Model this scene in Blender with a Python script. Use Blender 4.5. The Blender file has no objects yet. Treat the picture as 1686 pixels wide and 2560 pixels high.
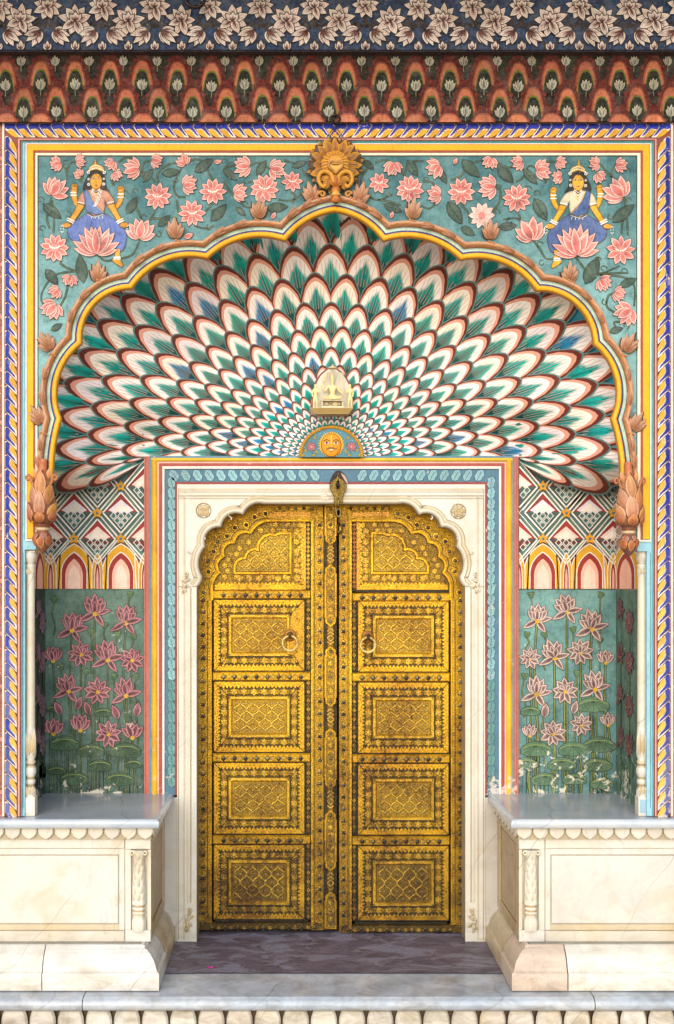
import bpy, math, random
from mathutils import Vector
RN = random.Random(7)
# ------------------------------------------------------------------ camera, sky, sun, exposure
sc = bpy.context.scene
VX, VY, ZC, DC, F = 740.0, 1450.0, 2.0, 5.6, 2800.0     # vanishing point in the photo, eye height, distance, focal length in px
cd = bpy.data.cameras.new('camera'); cam = bpy.data.objects.new('camera', cd); sc.collection.objects.link(cam)
cam.location = (0, -DC, ZC); cam.rotation_euler = (math.radians(90), 0, 0)
cd.sensor_width = 36; cd.lens = 36*F/2560; cd.shift_x = (843-VX)/2560; cd.shift_y = (VY-1280)/2560
cd.clip_start = .05; cd.clip_end = 500; sc.camera = cam
w = bpy.data.worlds.new('World'); sc.world = w; w.use_nodes = True
wn = w.node_tree.nodes; wl = w.node_tree.links
sky = wn.new('ShaderNodeTexSky'); sky.sky_type = 'NISHITA'; sky.sun_disc = False
SUN_EL, SUN_AZ = math.radians(27), math.radians(-14)     # azimuth off the wall's normal
sky.sun_elevation = SUN_EL; sky.sun_rotation = math.pi - SUN_AZ
wl.new(sky.outputs[0], wn['Background'].inputs[0]); wn['Background'].inputs[1].default_value = .15
sl = bpy.data.lights.new('sun', 'SUN'); so = bpy.data.objects.new('sun', sl); sc.collection.objects.link(so)
sl.energy = 1.5; sl.angle = math.radians(85); sl.color = (1, .965, .915)
sd = Vector((math.sin(SUN_AZ)*math.cos(SUN_EL), -math.cos(SUN_AZ)*math.cos(SUN_EL), math.sin(SUN_EL)))
so.rotation_euler = sd.to_track_quat('Z', 'Y').to_euler(); so.location = (-2, -8, 9)
sc.view_settings.view_transform = 'Standard'; sc.view_settings.look = 'None'; sc.view_settings.exposure = .9; sc.view_settings.gamma = 1
sc.cycles.max_bounces = 6; sc.cycles.diffuse_bounces = 4; sc.cycles.glossy_bounces = 3
# ------------------------------------------------------------------ colours and materials
_cc = {}
def C(h):
    if not isinstance(h, str): return h
    if h not in _cc:
        v = [int(h[i:i+2], 16)/255 for i in (0, 2, 4)]
        _cc[h] = tuple(x/12.92 if x <= .04045 else ((x+.055)/1.055)**2.4 for x in v)
    return _cc[h]
def mixc(a, b, t):
    a, b = C(a), C(b); return tuple(a[i]+(b[i]-a[i])*t for i in range(3))
def jit(c, a=.07):
    k = 1+RN.uniform(-a, a); c = C(c); return tuple(min(.9, x*k*(1+RN.uniform(-a, a)*.3)) for x in c)
class N:
    def __init__(s, name):
        s.m = bpy.data.materials.new(name); s.m.use_nodes = True
        s.n = s.m.node_tree.nodes; s.l = s.m.node_tree.links; s.b = s.n['Principled BSDF']
    def new(s, t, **k):
        n = s.n.new(t)
        for a, b in k.items(): setattr(n, a, b)
        return n
    def put(s, sock, v):
        if isinstance(v, bpy.types.NodeSocket): s.l.new(v, sock)
        elif v is not None: sock.default_value = v
    def noise(s, vec, scale, detail=4, rough=.55, dist=0, kind='ShaderNodeTexNoise'):
        n = s.new(kind); s.put(n.inputs['Vector'], vec); n.inputs['Scale'].default_value = scale
        if kind == 'ShaderNodeTexNoise':
            n.inputs['Detail'].default_value = detail; n.inputs['Roughness'].default_value = rough; n.inputs['Distortion'].default_value = dist
        return n.outputs[0]
    def rng(s, v, a, b, c=0, d=1):
        n = s.new('ShaderNodeMapRange'); s.put(n.inputs[0], v)
        for i, x in enumerate((a, b, c, d)): n.inputs[1+i].default_value = x
        return n.outputs[0]
    def math(s, op, a, b=None):
        n = s.new('ShaderNodeMath', operation=op); s.put(n.inputs[0], a); s.put(n.inputs[1], b); return n.outputs[0]
    def mix(s, f, a, b, blend='MIX'):
        n = s.new('ShaderNodeMix', data_type='RGBA', blend_type=blend)
        s.put(n.inputs[0], f); s.put(n.inputs[6], (*C(a), 1) if isinstance(a, (str, tuple)) else a); s.put(n.inputs[7], (*C(b), 1) if isinstance(b, (str, tuple)) else b)
        return n.outputs[2]
    def attr(s):
        n = s.new('ShaderNodeAttribute', attribute_name='paint'); return n.outputs['Color']
    def pos(s):
        g = s.new('ShaderNodeNewGeometry'); return g.outputs['Position']
    def mapping(s, vec, scale=(1, 1, 1), rot=(0, 0, 0)):
        n = s.new('ShaderNodeMapping'); s.put(n.inputs[0], vec); n.inputs['Scale'].default_value = scale; n.inputs['Rotation'].default_value = rot; return n.outputs[0]
    def z(s):
        n = s.new('ShaderNodeSeparateXYZ'); s.put(n.inputs[0], s.pos()); return n.outputs[2]
    def bump(s, h, strength, dist=.002):
        n = s.new('ShaderNodeBump'); s.put(n.inputs['Height'], h); n.inputs['Strength'].default_value = strength; n.inputs['Distance'].default_value = dist
        s.l.new(n.outputs[0], s.b.inputs['Normal'])
    def done(s, col, rough=.5, metal=0, spec=None):
        s.put(s.b.inputs['Base Color'], col); s.put(s.b.inputs['Roughness'], rough); s.put(s.b.inputs['Metallic'], metal)
        if spec is not None: s.b.inputs['Specular IOR Level'].default_value = spec
        return s.m
def m_paint(name, rough=.6, flake=None, amt=.3, chip='d9cdb8', chips=.69, dirt=.35, brush=0):
    n = N(name); a = n.attr(); p = n.pos()
    big = n.noise(p, 7, 5); fine = n.noise(p, 70, 5, .65); st = n.noise(n.mapping(p, (30, 30, 9)), 3, 4, .6)
    c = n.mix(n.rng(big, .3, .7, 0, amt), a, n.mix(1, a, 'b9ad9a', 'MULTIPLY'))
    c = n.mix(n.rng(fine, .35, .75, 0, amt), c, n.mix(.12, c, 'fff2dd'))
    c = n.mix(n.rng(st, .52, .78, 0, dirt), c, n.mix(1, c, '6d5a48', 'MULTIPLY'))
    if brush:                                             # uneven brush strokes and faded passages
        b1 = n.noise(n.mapping(p, (1, 1, 1), (0, .7, 0)), 15, 6, .66, .3); b2 = n.noise(n.mapping(p, (26, 26, 60), (0, .5, 0)), 1.6, 4, .6, .8)
        c = n.mix(n.rng(b1, .5, .72, 0, brush), c, n.mix(1, c, '5e6f70', 'MULTIPLY')); c = n.mix(n.rng(b1, .5, .25, 0, brush*.55), c, n.mix(.35, c, 'd8e0d4'))
        c = n.mix(n.rng(b2, .52, .7, 0, brush*.6), c, n.mix(1, c, '8a8f88', 'MULTIPLY'))
    ch = n.noise(p, 95, 4, .7)
    f = n.rng(ch, chips, chips+.02, 0, .8)
    if flake:
        z0, z1 = flake                                   # old paint flaking away above the bench, where damp rises
        lo = n.math('MULTIPLY', n.rng(n.z(), z0, z1, 1, 0), n.rng(n.noise(p, 6, 3), .35, .65))
        f2 = n.rng(n.math('ADD', n.math('ADD', n.math('MULTIPLY', n.noise(p, 24, 6, .72, .8), .75), n.math('MULTIPLY', n.noise(p, 4.5, 3), .25)), n.math('MULTIPLY', lo, .16)), .615, .645, 0, .8)
        f = n.math('MAXIMUM', f, f2)
    c = n.mix(f, c, chip)
    n.bump(n.math('ADD', n.math('MULTIPLY', fine, .6), n.math('MULTIPLY', ch, .4)), .35, .003)
    return n.done(c, rough, 0, .22)
def m_marble(name, base, warm, stain, vein, rough, vrot=-.65, rgh2=.12, amt=.55, tint=True):
    n = N(name); a = n.attr(); p = n.pos()
    warp = n.noise(p, 1.6, 5)
    c = n.mix(n.rng(warp, .35, .65), base, warm)
    c = n.mix(n.rng(n.noise(p, 4.5, 5, .6, .6), .5, .72, 0, amt), c, stain)
    q = n.mapping(p, (1, 1, 1), (0, vrot, 0))
    wv = n.new('ShaderNodeTexWave', wave_type='BANDS', bands_direction='X'); n.put(wv.inputs[0], q)
    wv.inputs['Scale'].default_value = .55; wv.inputs['Distortion'].default_value = 3.2; wv.inputs['Detail'].default_value = 4; wv.inputs['Detail Scale'].default_value = 1.3
    v = n.rng(wv.outputs[1], .0, .0004, .6, 0)
    v2 = n.rng(n.math('ABSOLUTE', n.math('SUBTRACT', n.noise(n.mapping(p, (2.2, 1, .5), (0, vrot, 0)), 1.7, 6, .6, 1), .5)), .0, .006, .35, 0)
    c = n.mix(n.math('MULTIPLY', n.math('MAXIMUM', v, v2), n.rng(n.noise(p, 3, 2), .35, .6, .1, .8)), c, vein)
    sp = n.rng(n.noise(p, 130, 3, .7), .7, .73, 0, .5)
    c = n.mix(sp, c, '8d7a5e')
    if tint: c = n.mix(1, c, a, 'MULTIPLY')
    gr = n.math('MULTIPLY', n.rng(n.z(), -.12, .34, .75, .06), n.rng(n.noise(n.mapping(p, (1, 1, 2.2)), 7, 6, .68, .5), .42, .72, 0, 1))
    c = n.mix(gr, c, n.mix(1, c, '9a8a70', 'MULTIPLY'))   # grime gathers low down
    c = n.mix(n.rng(n.noise(p, 2.6, 6, .7, 1.2), .5, .75, 0, .35), c, n.mix(1, c, 'b8bcc2', 'MULTIPLY'))
    n.bump(n.noise(p, 60, 4), .12, .002)
    return n.done(c, n.rng(n.noise(p, 9, 4), .3, .7, rough-rgh2, rough+rgh2), 0, .45)
M_PAINT = m_paint('painted_plaster')
M_FRESCO = m_paint('mottled_fresco_plaster', .55, None, .3, dirt=.3, brush=.55)
M_COVE = m_paint('sooty_cove_paint', .6, None, .5, dirt=.75, brush=.4)
M_MURAL = m_paint('flaking_mural_plaster', .5, (.80, 1.15), .35, brush=.45)
M_VAULT = m_paint('painted_relief_plaster', .5, None, .1, dirt=.2, chips=.75)
M_ROPE = m_paint('worn_border_paint', .5, (.80, 1.0), .3, 'cdbdac', .72)
M_CARVED = m_paint('glossy_carved_paint', .38, None, .4, 'e2b98a', .71, .5)
M_MARBLE = m_marble('cream_marble', 'd8d8d6', 'd2d0cb', 'c8bba4', '7c7a70', .36)
M_MWARM = m_marble('stained_marble', 'd8d7d4', 'd0ccc4', 'c6b491', '75705e', .38, amt=.55)
M_MTOP = m_marble('sky_tinted_polished_marble', 'bcc1c4', 'a5adb4', 'cdc8bd', '6f7a88', .2, -1.0, .07)  # bluish sky reflection painted into the colour of the slab tops
M_MURAL2 = m_paint('dark_mural_plaster', .5, (.80, .93), .35, brush=.5)
def mk_brass():
    n = N('tarnished_brass'); a = n.attr(); p = n.pos()
    big = n.noise(p, 3.5, 6, .6); fine = n.noise(p, 48, 5, .7); z = n.z()
    c = n.mix(n.rng(big, .4, .68, 0, .55), a, n.mix(1, a, 'd2ae5c', 'MULTIPLY'))
    vor = n.new('ShaderNodeTexVoronoi', feature='DISTANCE_TO_EDGE'); n.put(vor.inputs['Vector'], p); vor.inputs['Scale'].default_value = 85
    eng = n.rng(vor.outputs[0], .02, .10, 1, 0)
    low = n.rng(z, .05, 1.6, .9, 0)                       # tarnish plus painted-in light falloff darken the lower half
    tar_falloff = n.math('MINIMUM', n.math('ADD', n.rng(n.math('ADD', fine, n.math('MULTIPLY', big, .5)), .74, .98, 0, .75), n.math('MULTIPLY', low, n.rng(n.noise(p, 9, 4), .25, .7, .4, 1))), .9)
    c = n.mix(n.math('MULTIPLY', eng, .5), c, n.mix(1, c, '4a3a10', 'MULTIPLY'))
    c = n.mix(tar_falloff, c, n.mix(1, c, '66602a', 'MULTIPLY'))
    n.bump(n.math('ADD', n.math('MULTIPLY', n.rng(vor.outputs[0], 0, .14), .7), n.math('MULTIPLY', fine, .5)), .5, .004)
    return n.done(c, n.rng(fine, .3, .75, .3, .55), .42)
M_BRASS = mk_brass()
def mk_iron():
    n = N('dull_dark_metal'); p = n.pos(); f = n.noise(p, 60, 4)
    n.bump(f, .3, .002); return n.done(n.mix(n.rng(f, .3, .7), n.attr(), n.mix(1, n.attr(), '8a6a48', 'MULTIPLY')), .38, .8)
M_IRON = mk_iron()
def mk_slate():
    n = N('worn_purple_sandstone'); p = n.pos()
    q = n.mapping(p, (1.7, 3.0, 1), (0, 0, .12))
    a = n.noise(q, 3.2, 7, .62, 1.2); b = n.noise(q, 9, 6, .7, .8)
    c = n.mix(n.rng(a, .35, .7), '4c444e', '756a76')
    lay = n.rng(n.math('ABSOLUTE', n.math('SUBTRACT', n.noise(q, 2.1, 6, .55, 1.6), .53)), 0, .022, 1, 0)
    c = n.mix(n.rng(n.noise(q, 2.1, 6, .55, 1.6), .52, .58, 0, .6), c, '868694')
    c = n.mix(n.math('MULTIPLY', lay, n.rng(b, .4, .7, 0, .8)), c, 'a99a94')
    c = n.mix(n.rng(n.noise(p, 80, 4, .7), .68, .72, 0, .5), c, 'b5aaa0')
    c = n.mix(n.rng(n.noise(q, 30, 5, .7), .45, .7, 0, .5), c, n.mix(1, c, '5a4a58', 'MULTIPLY'))
    n.bump(n.math('ADD', a, b), .6, .012); return n.done(c, n.rng(b, .3, .7, .35, .6))
M_SLATE = mk_slate()
def mk_ground():
    n = N('sandstone_paving'); p = n.pos()
    br = n.new('ShaderNodeTexBrick'); n.put(br.inputs[0], p); br.inputs['Scale'].default_value = 1.1; br.inputs['Mortar Size'].default_value = .012
    br.inputs[1].default_value = (*C('d8c6ae'), 1); br.inputs[2].default_value = (*C('ccb89e'), 1); br.inputs[3].default_value = (*C('7d6a58'), 1)
    return n.done(n.mix(n.rng(n.noise(p, 2, 6), .3, .7, 0, .4), br.outputs[0], 'a98868'), .8)
M_GROUND = mk_ground()
# ------------------------------------------------------------------ geometry helpers
ORG = {}
class G:
    def __init__(s): s.v = []; s.f = []; s.c = []; s.s = []
    def face(s, pts, col, smooth=False):
        b = len(s.v); s.v.extend(pts); n = len(pts); s.f.append(list(range(b, b+n)))
        if isinstance(col, list): s.c.extend(C(c) for c in col)
        else: s.c.extend([C(col)]*n)
        s.s.append(smooth)
    def grid(s, rows, cols, smooth=True, closed=False):
        # rows: rows of points; cols: one colour, one per row gap (list) or function(i, j) per corner
        b = len(s.v); n = len(rows[0])
        for r in rows: s.v.extend(r)
        m = n if closed else n-1
        for i in range(len(rows)-1):
            for j in range(m):
                k = (j+1) % n
                s.f.append([b+i*n+j, b+i*n+k, b+(i+1)*n+k, b+(i+1)*n+j]); s.s.append(smooth)
                if callable(cols): s.c.extend((cols(i, j), cols(i, k), cols(i+1, k), cols(i+1, j)))
                elif isinstance(cols, list):
                    q = cols[i]
                    if isinstance(q, list): s.c.extend((C(q[0]), C(q[0]), C(q[1]), C(q[1])))
                    else: s.c.extend([C(q)]*4)
                else: s.c.extend([C(cols)]*4)
    def build(s, name, mat, parent=None, label=None):
        o = (0, 0, 0) if parent is None else ORG[parent.name]
        me = bpy.data.meshes.new(name); me.from_pydata([(x-o[0], y-o[1], z-o[2]) for x, y, z in s.v], [], s.f)
        ca = me.color_attributes.new('paint', 'FLOAT_COLOR', 'CORNER')
        flat = []
        for c in s.c: flat.extend((c[0], c[1], c[2], 1))
        ca.data.foreach_set('color', flat)
        me.polygons.foreach_set('use_smooth', s.s); me.materials.append(mat); me.update()
        ob = bpy.data.objects.new(name, me); sc.collection.objects.link(ob)
        if parent: ob.parent = parent
        ORG[ob.name] = o
        if label: ob['label'] = label
        return ob
def tag(o, label=None, cat=None, group=None, kind=None):
    for k, v in (('label', label), ('category', cat), ('group', group), ('kind', kind)):
        if v: o[k] = v
    return o
def thing(name, label, cat, loc, group=None):
    o = bpy.data.objects.new(name, None); sc.collection.objects.link(o); o.location = loc; o.empty_display_size = .1
    ORG[o.name] = loc
    return tag(o, label, cat, group)
def P(x, y, Y=0.0):
    k = (DC+Y)/F; return ((x-VX)*k, Y, ZC-(y-VY)*k)
def plane(Y0):                                            # wall at depth Y0 measured in photo pixels; h = relief towards the viewer
    k = (DC+Y0)/F
    return lambda x, y, h=0: ((x-VX)*k, Y0-h, ZC-(y-VY)*k)
def poly(g, m, pts, h, col): g.face([m(x, y, h) for x, y in pts], col)
def prism(g, m, pts, h0, h1, col, side=None, bev=0):
    n = len(pts); top = pts
    if bev:
        top = inset(pts, bev); hb = h1-abs(h1-h0)*.35
        A = [m(x, y, h0) for x, y in pts]; B = [m(x, y, hb) for x, y in pts]; T = [m(x, y, h1) for x, y in top]
        for i in range(n):
            j = (i+1) % n; g.face([A[i], A[j], B[j], B[i]], side or col); g.face([B[i], B[j], T[j], T[i]], col)
        g.face(T, col); return
    A = [m(x, y, h0) for x, y in pts]; T = [m(x, y, h1) for x, y in pts]
    for i in range(n):
        j = (i+1) % n; g.face([A[i], A[j], T[j], T[i]], side or col)
    g.face(T, col)
def area(pts): return sum(pts[i-1][0]*pts[i][1]-pts[i][0]*pts[i-1][1] for i in range(len(pts)))/2
def inset(pts, d):
    s = 1 if area(pts) > 0 else -1; n = len(pts); out = []
    for i in range(n):
        a, b, c = pts[i-1], pts[i], pts[(i+1) % n]
        e1 = (b[0]-a[0], b[1]-a[1]); e2 = (c[0]-b[0], c[1]-b[1])
        l1 = math.hypot(*e1) or 1e-6; l2 = math.hypot(*e2) or 1e-6
        n1 = (-e1[1]/l1*s, e1[0]/l1*s); n2 = (-e2[1]/l2*s, e2[0]/l2*s)
        q = 1+n1[0]*n2[0]+n1[1]*n2[1]; q = max(q, .35)
        out.append((b[0]+(n1[0]+n2[0])/q*d, b[1]+(n1[1]+n2[1])/q*d))
    return out
def rect(x0, y0, x1, y1): return [(x0, y0), (x1, y0), (x1, y1), (x0, y1)]
def ring(g, m, A, ha, B, hb, col):
    n = len(A); a = [m(x, y, ha) for x, y in A]; b = [m(x, y, hb) for x, y in B]
    for i in range(n):
        j = (i+1) % n; g.face([a[i], a[j], b[j], b[i]], [col[0], col[0], col[1], col[1]] if isinstance(col, list) else col)
def cr(pts, n=5):                                         # smooth curve through points
    out = []; P_ = [pts[0]]+list(pts)+[pts[-1]]
    for i in range(1, len(P_)-2):
        a, b, c, d = P_[i-1:i+3]
        for k in range(n):
            t = k/n; out.append(tuple(.5*((2*b[q])+(c[q]-a[q])*t+(2*a[q]-5*b[q]+4*c[q]-d[q])*t*t+(3*b[q]-a[q]-3*c[q]+d[q])*t**3) for q in range(len(b))))
    out.append(tuple(pts[-1])); return out
def line(g, m, pts, wd, h, col, hc=0, taper=None):
    n = len(pts); L = []; Rr = []; Cc = []
    for i in range(n):
        a = pts[max(0, i-1)]; b = pts[min(n-1, i+1)]; dx, dy = b[0]-a[0], b[1]-a[1]; l = math.hypot(dx, dy) or 1e-6
        ww = wd/2*(1 if taper is None else 1+(taper-1)*i/(n-1)); nx, ny = -dy/l*ww, dx/l*ww
        x, y = pts[i]; L.append(m(x+nx, y+ny, h)); Rr.append(m(x-nx, y-ny, h)); Cc.append(m(x, y, h+hc))
    g.grid([L, Cc, Rr] if hc else [L, Rr], col, bool(hc))
def circ(x, y, r, n=14, ry=None, a0=0): return [(x+r*math.cos(a0+6.28319*i/n), y+(ry or r)*math.sin(a0+6.28319*i/n)) for i in range(n)]
def disc(g, m, x, y, r, h, col, n=12, ry=None): poly(g, m, circ(x, y, r, n, ry), h, col)
def dome(g, m, x, y, r, h0, hd, col, n=8, rings=3):
    rows = []
    for i in range(rings+1):
        t = i/rings*1.5708; rows.append([m(a, b, h0+hd*math.sin(t)) for a, b in circ(x, y, max(r*math.cos(t), r*.02), n)])
    g.grid(rows, col, True, True)
PC = [0]
def petal(g, m, x, y, a, L, W, h, ce, cc, co=None, hc=0, n=6, tip=.85, e=1.3, sx=1, mid=None, lift=0, cw=.55):
    """leaf or petal from (x, y) towards angle a (90 = up in the picture): edge colour ce, heart cc, outline co"""
    L *= RN.uniform(.94, 1.06); W *= RN.uniform(.9, 1.1); a += RN.uniform(-3, 3)
    PC[0] += 1; h += (PC[0] % 13)*.00013                   # no two overlapping petals share a plane
    ca, sa = math.cos(math.radians(a)), -math.sin(math.radians(a))
    def q(u, v): return (x+(u*ca-v*sa)*sx, y+u*sa+v*ca)
    def wd(t): return math.sin(math.pi*t**tip)**.85 if 0 < t < 1 else 0
    T = [i/n for i in range(n+1)]
    if co:
        out = [q(-e, 0)]+[q(L*t+(e if t > .5 else 0), W/2*wd(t)+e) for t in T[1:-1]]+[q(L+2*e, 0)]+[q(L*t+(e if t > .5 else 0), -W/2*wd(t)-e) for t in T[-2:0:-1]]
        poly(g, m, out, h-.0004, co)
    ll = lambda t: h+lift*t
    A = [m(*q(L*t, W/2*wd(t)), ll(t)) for t in T]; B1 = [m(*q(L*(t*.9+.02), W/2*cw*wd(t)), ll(t)+.78*hc*math.sin(math.pi*min(1, t*.9+.1))) for t in T]; B2 = [m(*q(L*(t*.9+.02), -W/2*cw*wd(t)), ll(t)+.78*hc*math.sin(math.pi*min(1, t*.9+.1))) for t in T]; B = [m(*q(L*(t*.94+.01), 0), ll(t)+hc*math.sin(math.pi*min(1, t*.9+.1))) for t in T]; D = [m(*q(L*t, -W/2*wd(t)), ll(t)) for t in T]
    ce, cc = jit(ce), C(cc); cm = C(mid) if mid else mixc(cc, ce, .34)
    fc = lambda t: mixc(cc, cm, min(1, t*1.25)) if t < .8 else mixc(cm, ce, (t-.8)/.2)
    fi = lambda t: mixc(mixc(cc, ce, .06+.34*t*t), cm, .3)
    g.grid([A, B1, B, B2, D], lambda i, j: (ce, fi(T[j]), fc(T[j]), fi(T[j]), ce)[i], True)
    return q
def arc(p0, p1, s, c0, n=10):
    """points on the arc p0->p1 bulging by s away from point c0"""
    if abs(s) < 1e-6: return [p0, p1]
    mx, my = (p0[0]+p1[0])/2, (p0[1]+p1[1])/2; dx, dy = p1[0]-p0[0], p1[1]-p0[1]; c = math.hypot(dx, dy)
    nx, ny = -dy/c, dx/c
    if (mx-c0[0])*nx+(my-c0[1])*ny < 0: nx, ny = -nx, -ny
    Rr = (c*c/4+s*s)/(2*abs(s)); k = 1 if s > 0 else -1
    cx, cy = mx+nx*k*(abs(s)-Rr), my+ny*k*(abs(s)-Rr)
    a0 = math.atan2(p0[1]-cy, p0[0]-cx); a1 = math.atan2(p1[1]-cy, p1[0]-cx); d = (a1-a0+math.pi) % (2*math.pi)-math.pi
    return [(cx+Rr*math.cos(a0+d*i/n), cy+Rr*math.sin(a0+d*i/n)) for i in range(n+1)], (cx, cy, Rr, a0, d)
def arcs(lst, c0, n=8):
    out = [lst[0][0]]
    for i in range(1, len(lst)):
        p, s = lst[i]
        out += [p] if abs(s) < 1e-6 else arc(lst[i-1][0], p, s, c0, n)[0][1:]
    return out
def box(g, x0, x1, y0, y1, z0, z1, col, bev=0):
    v = [(x0, y0, z0), (x1, y0, z0), (x1, y1, z0), (x0, y1, z0), (x0, y0, z1), (x1, y0, z1), (x1, y1, z1), (x0, y1, z1)]
    for f in ((0, 1, 5, 4), (1, 2, 6, 5), (2, 3, 7, 6), (3, 0, 4, 7), (4, 5, 6, 7), (3, 2, 1, 0)): g.face([v[i] for i in f], col)
def sweep(g, path, prof, col, smooth=False):
    """profile (outward, z) swept along an XY path; outward is to the right of travel; mitred corners"""
    nn = len(path); rows = []
    def nrm(a, b):
        dx, dy = b[0]-a[0], b[1]-a[1]; l = math.hypot(dx, dy); return (dy/l, -dx/l)
    for i, p in enumerate(path):
        n1 = nrm(path[i-1], p) if i else None; n2 = nrm(p, path[i+1]) if i < nn-1 else None
        a = n1 or n2; b = n2 or n1; q = 1+a[0]*b[0]+a[1]*b[1]; mx, my = (a[0]+b[0])/q, (a[1]+b[1])/q
        rows.append([(p[0]+mx*o, p[1]+my*o, z) for o, z in prof])
    for i in range(nn-1):                                 # separate strips keep the corners crisp
        g.grid([[rows[i][k], rows[i+1][k]] for k in range(len(prof))], col, smooth)
def lathe(g, cx, cy, prof, col, n=18, lob=0, la=0, a0=0, half=False):
    rows = []; m = n+1 if half else n
    for r, z, *cc in prof:
        row = []
        for i in range(m):
            a = (math.pi+math.pi*i/n) if half else 2*math.pi*i/n
            rr = r*(1+la*(abs(math.cos(lob*a/2+a0))-.5)) if lob else r
            row.append((cx+rr*math.cos(a), cy+rr*math.sin(a), z))
        rows.append(row)
    cl = [p[2] if len(p) > 2 else col for p in prof]
    g.grid(rows, lambda i, j: C(cl[i]), True, not half)
def tube(g, pts, r, col, n=8, taper=None, cap=True):
    rows = []; L = len(pts)
    for i, p in enumerate(pts):
        a = Vector(pts[max(0, i-1)]); b = Vector(pts[min(L-1, i+1)]); t = (b-a).normalized()
        u = t.cross(Vector((0, 1, 0)) if abs(t.y) < .9 else Vector((1, 0, 0))).normalized(); v = t.cross(u)
        rr = r*(1 if taper is None else 1+(taper-1)*i/(L-1))
        rows.append([tuple(Vector(p)+u*rr*math.cos(6.28319*k/n)+v*rr*math.sin(6.28319*k/n)) for k in range(n)])
    g.grid(rows, col, True, True)
    if cap: g.face(rows[0], col); g.face(rows[-1], col)
def torus(g, c, R_, r, col, axis='y', n=24, k=8, sz=1):
    rows = []
    for i in range(n+1):
        a = 6.28319*i/n; row = []
        for j in range(k):
            b = 6.28319*j/k; rad = R_+r*math.cos(b); o = r*math.sin(b)
            if axis == 'y': row.append((c[0]+rad*math.cos(a), c[1]+o, c[2]+rad*math.sin(a)*sz))
            else: row.append((c[0]+o, c[1]+rad*math.cos(a), c[2]+rad*math.sin(a)*sz))
        rows.append(row)
    g.grid(rows, col, True, True)
Z2 = lambda x, y: (x/2.798, 300+y/2.798)
Z3 = lambda x, y: (560+x/2.798, 300+y/2.798)
Z4 = lambda x, y: (1120+x/2.7686, 300+y/2.7686)
Z1 = lambda x, y: (x/2.798, 1350+y/2.798)
ZB = lambda x, y: (1126+x/2.798, 1350+y/2.798)
YB, YD = .62, .76                                          # depth of the niche's back wall and of the door leaves
# ------------------------------------------------------------------ the courtyard and the unseen light-blocking wall behind everything
g = G(); g.face([(-60, -80, -.62), (60, -80, -.62), (60, 4, -.62), (-60, 4, -.62)], 'ffffff')
tag(g.build('courtyard_ground', M_GROUND), kind='structure')
g = G(); kd = YD+.12
g.face([(-.70, .10, 0), (1.09, .10, 0), (1.09, 1.0, 0), (-.70, 1.0, 0)], 'ffffff')
tag(g.build('threshold_floor', M_SLATE), kind='structure')
facade = thing('palace_facade', 'painted palace wall with foiled arch and fan of peacock feathers over the brass door', 'palace wall', (.2, .0, 0))
g = G(); box(g, -3.4, 3.8, .98, 1.3, -.6, 5.6, '7a3c30'); box(g, -3.4, 3.8, .0, .98, 5.0, 5.6, '7a3c30')  # unseen boxes added to keep light from leaking in behind
box(g, -3.4, -1.6, .10, .98, -.6, 5.0, '8a5546'); box(g, 2.0, 3.8, .10, .98, -.6, 5.0, '8a5546')
g.build('light_block_masonry', M_FRESCO, facade)
# ------------------------------------------------------------------ arch outline (photo pixels in the facade plane)
LP = [(134, 1195), (154, 1046), (205, 859), (330, 722), (519, 647), (714, 603), (837.5, 529)]
LB = [6, 33, 42, 33, 29, 15]
RP = [(837.5, 529), (958.5, 603), (1152, 650), (1341, 727), (1484, 860), (1528, 1047), (1552, 1195)]
RB = [15, 29, 33, 42, 33, 6]
CC = (835, 1142); SX, SY = 828.0, 1142.0
AP = LP+RP[1:]; AB = LB+RB
LOBES = [arc(AP[i], AP[i+1], AB[i], CC)[1] for i in range(len(AB))]
def isect(c1, c2, near):
    x0, y0, r0 = c1; x1, y1, r1 = c2; d = math.hypot(x1-x0, y1-y0)
    a = (r0*r0-r1*r1+d*d)/(2*d); h2 = max(0, r0*r0-a*a); h = math.sqrt(h2)
    px, py = x0+a*(x1-x0)/d, y0+a*(y1-y0)/d
    c = [(px+h*(y1-y0)/d, py-h*(x1-x0)/d), (px-h*(y1-y0)/d, py+h*(x1-x0)/d)]
    return min(c, key=lambda p: math.hypot(p[0]-near[0], p[1]-near[1]))
def arch(d, n=14, yb=1195):
    cir = [(c[0], c[1], c[2]+d) for c in LOBES]; k = len(cir)
    pts = []
    for i in range(k+1):
        if i == 0 or i == k:
            c = cir[0 if i == 0 else -1]; q = math.sqrt(max(0, c[2]**2-(yb-c[1])**2)); pts.append((c[0]+(-q if i == 0 else q), yb))
        else:
            a = AP[i]; ux, uy = a[0]-CC[0], a[1]-CC[1]; l = math.hypot(ux, uy)
            pts.append(isect(cir[i-1], cir[i], (a[0]+ux/l*d, a[1]+uy/l*d)))
    out = []
    for i in range(k):
        cx, cy, r = cir[i]; a0 = math.atan2(pts[i][1]-cy, pts[i][0]-cx); a1 = math.atan2(pts[i+1][1]-cy, pts[i+1][0]-cx)
        dd = (a1-a0+math.pi) % (2*math.pi)-math.pi
        out += [(cx+r*math.cos(a0+dd*j/n), cy+r*math.sin(a0+dd*j/n)) for j in range(n)]
    out.append(pts[-1]); return out
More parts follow.
